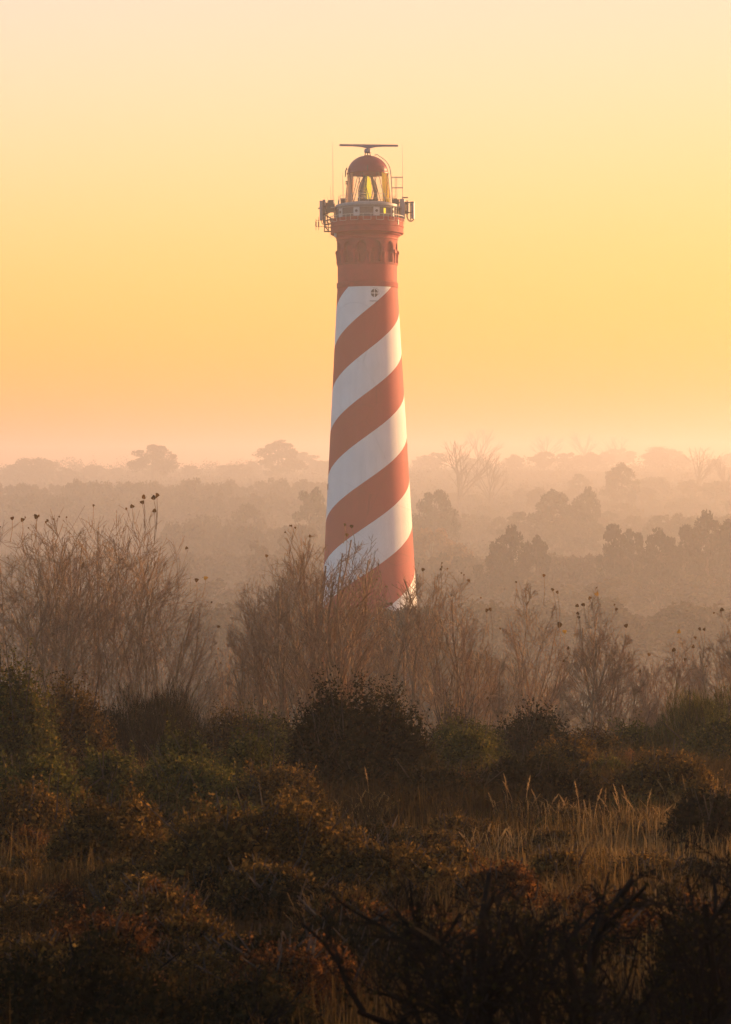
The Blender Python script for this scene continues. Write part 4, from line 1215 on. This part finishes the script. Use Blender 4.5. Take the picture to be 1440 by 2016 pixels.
for k in range(185):
    row = rs_.uniform(1545, 1960); px = rs_.uniform(-20, 1460) if k < 150 else rs_.choice((rs_.uniform(-330, -60), rs_.uniform(1500, 1800)))
    lit = 900 < px and 1590 < row < 1720
    ci = rs_.choice((0, 1, 2, 3) if not lit else (2,)) if row > 1640 else rs_.choice((0, 1, 4, 4, 2))
    sc_ = rs_.uniform(0.45, 0.95) * (0.7 if lit else 1)
    ax_, ay_, an = min(ANCH, key=lambda a: math.hypot(a[0] - px, 1.6 * (a[1] - row)))
    rel = 'in front of' if row - ay_ > 45 else 'behind' if ay_ - row > 30 else 'just left of' if px < ax_ else 'just right of'
    lab = ('small ' if sc_ < 0.55 else 'broad ' if sc_ > 0.8 else '') + COLN[ci] + ' mound of scrub ' + rel + ' ' + an
    if lab in seen: continue
    seen.add(lab)
    p = gx(px, y_for(px, row))
    o = copy_tree(SCRUB[ci], p, rs_.uniform(0, 6.28), (sc_ * rs_.uniform(0.9, 1.4), sc_, sc_ * rs_.uniform(0.8, 1.5)))
    tag(o, lab, 'scrub', 'low scrub mounds on the near slope')
for i, o in enumerate(SCRUB):
    px, row = ((250, 1770), (560, 1800), (820, 1770), (760, 1880), (160, 1700))[i]
    o.location = gx(px, y_for(px, row))
    tag(o, ('full brown scrub mound below the brown scrub', 'full dark scrub mound at the foot of the large reddish mound', 'full russet scrub mound below the dark low scrub', 'full orange flecked mound above the near reddish scrub', 'full olive mound at the left among brown scrub')[i], 'scrub', 'low scrub mounds on the near slope')

# thorny bush close to the camera at the lower right
def thorn_bush(label, y, stems, seed, top, leaves=2400):
    rnd = random.Random(seed)
    cx = sum(s[0] for s in stems) / len(stems)
    base = gx(cx, y); base.z -= 0.35
    root = empty('thorn_bush', base, label, 'bush', 'near bushes at the foot of the view')
    tr, br, tips = MB(), MB(), []
    zt = CZ - (top - HOR) / F * y - base.z
    def inside(q):
        lim = zt * (0.88 + 0.25 * noise.noise(Vector((q.x * 3, q.y * 3, seed))))
        return q.z < lim
    for (px, ln, le) in stems:
        p = Vector(((px - cx) / F * y, rnd.uniform(-0.25, 0.25), 0))
        d = Vector((ln, rnd.gauss(0, 0.25), 0.8)).normalized()
        b0 = len(tr.v)
        branch_tubes(tr, p, d, le, 0.044, 0, 0, seg=8, wob=0.22, up=0.02, inside=inside, rnd=rnd)
        pts = [Vector(tr.v[b0 + i * 5]) for i in range((len(tr.v) - b0) // 5)]
        if len(pts) < 3: continue
        for k in range(13):
            t_ = rnd.uniform(0.15, 0.98) * (len(pts) - 1); i = min(int(t_), len(pts) - 2)
            s_ = pts[i].lerp(pts[i + 1], t_ - i); ax = (pts[i + 1] - pts[i]).normalized()
            side = ax.cross(Vector((rnd.gauss(0, 1), rnd.gauss(0, 1), rnd.gauss(0, 1)))).normalized()
            branch_tubes(br, s_, (ax + side * 0.9).normalized(), le * rnd.uniform(0.25, 0.5), 0.015, 1, 3, 0.8, 0.04, 4, 5, 0.22, inside, tips, 0.5, rnd, 0.003)
    tr.build('trunk', M['bark_dark'], root)
    br.build('branches', M['bark_dark'], root)
    P = []
    for k in range(leaves):
        t_, dd = tips[rnd.randrange(len(tips))]
        P.append(tuple(t_ - dd * rnd.uniform(0, 0.25) + Vector((rnd.gauss(0, .03), rnd.gauss(0, .03), rnd.gauss(0, .03)))))
    P = np.array(P)
    link('foliage', quads_mesh('foliage', P, rand_dirs(len(P)), RNG.uniform(0.008, 0.019, len(P)), np.clip(RNG.normal(0.5, 0.25, len(P)), 0, 1), M['bush'], 1.2), root)
thorn_bush('thorny black bush with crooked branches in the lower right', 9.5, [(1030, -0.7, 1.5), (1045, -0.35, 1.9), (1060, -0.6, 1.7), (1080, 0.1, 1.9), (1100, 0.4, 1.8), (1070, -0.9, 1.5), (1090, -0.15, 2.0), (1120, 0.8, 1.7)], 5, 1700)
thorn_bush('thorny dark bush with fine crossing twigs right of the crooked one', 10, [(1200, -0.3, 1.9), (1230, 0.0, 2.0), (1260, 0.3, 1.9), (1290, 0.5, 2.0), (1320, 0.15, 1.9), (1350, 0.6, 1.8), (1240, -0.6, 1.8)], 6, 1680, 3200)

# ------------------------------------------------------------------ grass
def grass():
    n = 180000
    y = 11 + (53 - 11) * RNG.random(n) ** 0.85
    x = (RNG.random(n) * 2 - 1) * (0.19 * y + 2.6)
    z = np.array([ground_z(float(a), float(b)) for a, b in zip(x, y)])
    dens = np.array([noise.noise(Vector((a * 0.55, b * 0.55, 4.2))) for a, b in zip(x, y)])
    dry = np.array([noise.noise(Vector((a * 0.22, b * 0.16, 8.8))) for a, b in zip(x, y)])
    keep = RNG.random(n) < np.clip(0.75 + dens * 1.1, 0.15, 1)
    x, y, z, dens, dry = x[keep], y[keep], z[keep], dens[keep], dry[keep]
    n = len(x)
    h = np.clip(RNG.normal(0.30, 0.11, n) * (1 + 0.7 * dens), 0.08, 0.75) * np.clip(0.6 + y / 70, 0.7, 1.2)
    az = RNG.random(n) * 2 * PI
    ln = np.abs(RNG.normal(0.35, 0.25, n))
    dx, dy = np.cos(az), np.sin(az)
    px, pyv = -dy, dx
    wd = np.clip(0.0022 + 0.00010 * y, 0.003, 0.007)
    base = np.stack([x, y, z - 0.02], 1); side = np.stack([px, pyv, np.zeros(n)], 1) * wd[:, None]
    dirh = np.stack([dx, dy, np.zeros(n)], 1)
    p1 = base + dirh * (ln * h * 0.35)[:, None] + np.array([0, 0, 1.0]) * (h * 0.6)[:, None]
    p2 = base + dirh * (ln * h * 1.1)[:, None] + np.array([0, 0, 1.0]) * (h * np.clip(1.05 - ln * 0.45, 0.4, 1))[:, None]
    V = np.stack([base - side, base + side, p1 + side * 0.8, p1 - side * 0.8, p2 + side * 0.15, p2 - side * 0.15], 1).reshape(-1, 3)
    o = np.arange(n) * 6
    Fc = np.concatenate([np.stack([o, o + 1, o + 2, o + 3], 1), np.stack([o + 3, o + 2, o + 4, o + 5], 1)])
    T = np.clip(0.36 + 1.0 * dry + RNG.normal(0, 0.2, n), 0, 1)
    g = link('grass', np_mesh('grass', V, Fc, M['grass'], np.repeat(T, 6)))
    tag(g, 'dry brown and straw coloured dune grass covering the near slope', 'grass', None, 'stuff')
grass()

# golden grass stalks, each clump a thing with its own stalks
def plume_clump(label, px, base_py, y, stalks, seed, mat='straw', group='golden grass clumps on the lit strip'):
    rnd = random.Random(seed)
    y = y_for(px, base_py)
    base = gx(px, y)
    root = empty('tall_grass', base, label, 'grass clump', group)
    for (dx, hpx, bend) in stalks:
        h = hpx / F * y; x0 = dx / F * y
        b = MB(); y0 = rnd.uniform(-0.3, 0.3); t_ = rnd.random()
        pts = []
        for q in np.linspace(0, 1, 8):
            pts.append(Vector((x0 + bend * h * q * q, y0 + 0.05 * q, h * (q - 0.28 * abs(bend) * q * q))))
        b.tube(pts, [0.006, 0.0055, 0.005, 0.005, 0.0045, 0.004, 0.0035, 0.002], 4, cap=False, t=t_)
        # seed head: many narrow spikelets hugging the last third
        for k in range(34):
            q = 0.66 + 0.34 * rnd.random(); i = min(int(q * 7), 6); p = pts[i].lerp(pts[i + 1], q * 7 - i); ax = (pts[i + 1] - pts[i]).normalized()
            sd = ax.cross(Vector((rnd.gauss(0, 1), rnd.gauss(0, 1), rnd.gauss(0, 1)))).normalized()
            e = p + ax * rnd.uniform(0.03, 0.06) + sd * 0.022 * math.sin(min(1, (1.02 - q) * 3.2) * PI * 0.6)
            w_ = ax.cross(sd) * 0.005; m_ = (p + e) / 2
            b.add([tuple(p), tuple(m_ + w_), tuple(e), tuple(m_ - w_)], [(0, 1, 2, 3)], t_)
        b.build('stalk', M[mat], root)
    # long basal blades
    bl = MB()
    for k in range(46):
        a = rnd.uniform(0, 2 * PI); le = rnd.uniform(0.25, 0.6); x0 = rnd.choice(stalks)[0] / F * y + rnd.gauss(0, 0.08)
        p0 = Vector((x0, rnd.gauss(0, 0.2), 0)); lean = rnd.uniform(0.2, 0.9)
        d = Vector((math.cos(a) * lean, math.sin(a) * lean * 0.6, 1)).normalized()
        p1 = p0 + d * le * 0.6; p2 = p1 + (d + Vector((math.cos(a) * 0.7, 0, -0.7))).normalized() * le * 0.4
        s_ = Vector((-math.sin(a) * 0.2 + 0.9, 0.2, 0)).normalized() * 0.004
        bl.add([tuple(p0 - s_), tuple(p0 + s_), tuple(p1 + s_), tuple(p1 - s_), tuple(p2)], [(0, 1, 2, 3), (3, 2, 4)], rnd.uniform(0, 0.8))
    bl.build('blades', M[mat], root)
PC = plume_clump
PC('clump of golden stalks under the big dark bush, one tall stalk straight up', 725, 1610, 33, [(-55, 40, -0.3), (-25, 55, 0.25), (0, 95, -0.1), (12, 50, 0.3), (35, 45, 0.5)], 1)
PC('single long golden stalk arching left below the big dark bush', 842, 1600, 33, [(0, 75, -0.55), (4, 40, 0.3)], 2)
PC('fan of tall golden stalks below the dark mound', 1010, 1620, 32, [(-40, 60, -0.2), (-10, 90, -0.1), (2, 80, -0.28), (22, 85, 0.12), (28, 55, 0.4), (48, 60, -0.2), (65, 55, 0.35)], 3)
PC('pair of pale stalks between the two fans of golden grass', 1105, 1630, 32, [(-8, 60, 0.2), (12, 60, -0.25)], 4)
PC('thick fan of golden stalks with feathery heads', 1170, 1640, 31, [(-30, 95, -0.1), (-18, 60, -0.1), (0, 80, 0.2), (14, 85, 0.05), (20, 55, 0.45), (32, 75, -0.35), (48, 95, -0.15)], 5)
PC('group of golden stalks leaning right, right of the thick fan', 1245, 1640, 31, [(-22, 70, -0.2), (-6, 85, -0.15), (10, 75, -0.4), (26, 75, 0.15), (40, 60, 0.5), (52, 50, -0.3)], 6)
PC('thin golden stalks standing above the rust brown bush', 1340, 1600, 34, [(-30, 65, -0.3), (-12, 70, -0.15), (5, 75, -0.12), (18, 60, 0.25), (45, 70, -0.2), (62, 60, 0.1)], 7)
PC('tall straight stalk with its neighbour near the right edge', 1405, 1660, 29, [(-50, 70, 0.12), (0, 90, 0.04), (8, 115, 0.02), (26, 60, -0.2)], 8)
PC('lone bent stalk right of the leaning group', 1320, 1670, 29, [(0, 60, 0.25), (12, 40, -0.5)], 9)
PC('pale dry grass clump at the left edge of the slope', 60, 1650, 32, [(-40, 50, -0.3), (-15, 60, 0.5), (5, 55, 0.7), (25, 48, -0.2)], 10, 'old_straw')
PC('light tuft of bent straw in front of the dark hollow', 345, 1800, 23, [(-20, 55, -0.9), (-4, 48, 0.5), (10, 42, 0.9), (30, 60, -0.15)], 11, 'old_straw')
PC('thin pale stalks inside the dark hollow', 400, 1740, 27, [(-90, 120, 0.15), (-20, 90, 0.15), (-8, 130, 0.35), (10, 60, 0.2)], 12, 'old_straw')
PC('golden grass at the middle of the lit strip', 950, 1680, 28, [(-30, 45, -0.4), (0, 55, 0.2), (25, 50, 0.45), (60, 45, -0.3)], 13)
PC('short golden grass in front of the thick fan', 1180, 1720, 26, [(-60, 45, -0.3), (-20, 55, 0.15), (20, 50, -0.2), (60, 50, 0.35)], 14)
PC('short straw tuft left of the reddish scrub', 610, 1830, 20, [(-10, 50, 0.3), (4, 60, -0.15), (15, 45, 0.45)], 15, 'old_straw')
PC('single golden spike on the left slope by the olive bushes', 286, 1530, 39.5, [(0, 70, -0.06), (3, 55, 0.05)], 16)
PC('straw tuft among the thorny branches', 1105, 1800, 19, [(-5, 70, 0.05), (10, 45, 0.4), (-18, 50, -0.4)], 17, 'old_straw')

# rust coloured flower stands
def flower_stand(label, px, y, heads, seed):
    rnd = random.Random(seed)
    base = gx(px, y)
    root = empty('dry_flower', base, label, 'flower', 'withered rust coloured flowers')
    for (dx, hpx, rpx) in heads:
        x0 = dx / F * y; h = hpx / F * y; r = rpx / F * y
        b = MB(); b.tube([(x0 * 0.6, 0, 0), (x0 * 0.9, 0.02, h * 0.5), (x0, 0, h)], [0.007, 0.006, 0.003], 4, cap=False)
        st = b.build('stem', M['bark_dark'], root)
        m_ = 420
        d = rand_dirs(m_); P = np.array([x0, 0, h]) + d * (RNG.random(m_) ** 0.5)[:, None] * np.array([r, r, r * 1.1])
        link('flower_head', quads_mesh('flower_head', P, rand_dirs(m_), RNG.uniform(0.006, 0.014, m_), RNG.random(m_), M['rust_flower'], 1.0), st)
flower_stand('two withered rust flower heads below the dark mound', 895, 33, [(-22, 45, 16), (15, 62, 20), (22, 48, 14)], 1)
flower_stand('row of fluffy rust flower heads before the dark hollow', 470, 24, [(-40, 45, 18), (-5, 62, 22), (12, 58, 20), (42, 82, 16), (44, 66, 14)], 2)
flower_stand('tall rust flower head in front of the flat grey green bush', 1237, 42.5, [(0, 55, 12), (4, 38, 12)], 3)
flower_stand('rust flower patch at the lower middle of the slope', 295, 15.5, [(-30, 55, 20), (10, 75, 22), (40, 50, 18)], 4)

# unseen pines and bare trees added beyond the right edge to shade the near slope
def shade_tree(protos, n_, t_, h, h0, sc, label):
    # n_: distance across the sun's direction, t_: distance towards the sun
    a = R(SUN_AZ); ux, uy = math.sin(a), math.cos(a)
    x, y = n_ * -uy + t_ * ux, n_ * ux + t_ * uy
    while x < 0.215 * y + 4: x += 1.0
    o = copy_tree(random.choice(protos), (x, y, ground_z(x, y) - 0.3), random.uniform(0, 6.28), (sc, sc, h / h0))
    tag(o, label, 'tree', 'trees on the dune beyond the right edge')
for n_, pine in ((-4, 1), (-1.5, 1), (1, 1), (3.5, 1), (6, 1), (8.3, 1), (10.5, 0), (12.5, 0), (14.5, 0), (16.5, 0)):
    shade_tree(PINES if pine else BARES, n_, 37 + (abs(n_) * 3.1) % 6, 8.0, 12 if pine else 16, 0.34, 'tree on the dune to the right of the view')
for k in range(4):
    shade_tree(BARES, 37 + k * 3.2, 40 + (k % 2) * 6, 11.0, 16, 0.38, 'tree on the dune to the right of the view')

# ------------------------------------------------------------------ haze
hb = MB()
hb.box((0, 1750, 12.5), (3600, 4000, 87.5))
hz = bpy.data.materials.new('haze_air'); hz.use_nodes = True
t = hz.node_tree; t.nodes.clear()
out = t.nodes.new('ShaderNodeOutputMaterial'); pv = t.nodes.new('ShaderNodeVolumePrincipled')
pv.inputs['Color'].default_value = HAZE_COLOR
pv.inputs['Density'].default_value = HAZE_DENSITY
pv.inputs['Anisotropy'].default_value = HAZE_G
t.links.new(pv.outputs[0], out.inputs['Volume'])
haze = hb.build('haze', hz)
tag(haze, 'pale golden morning haze filling the whole valley', None, None, 'stuff')
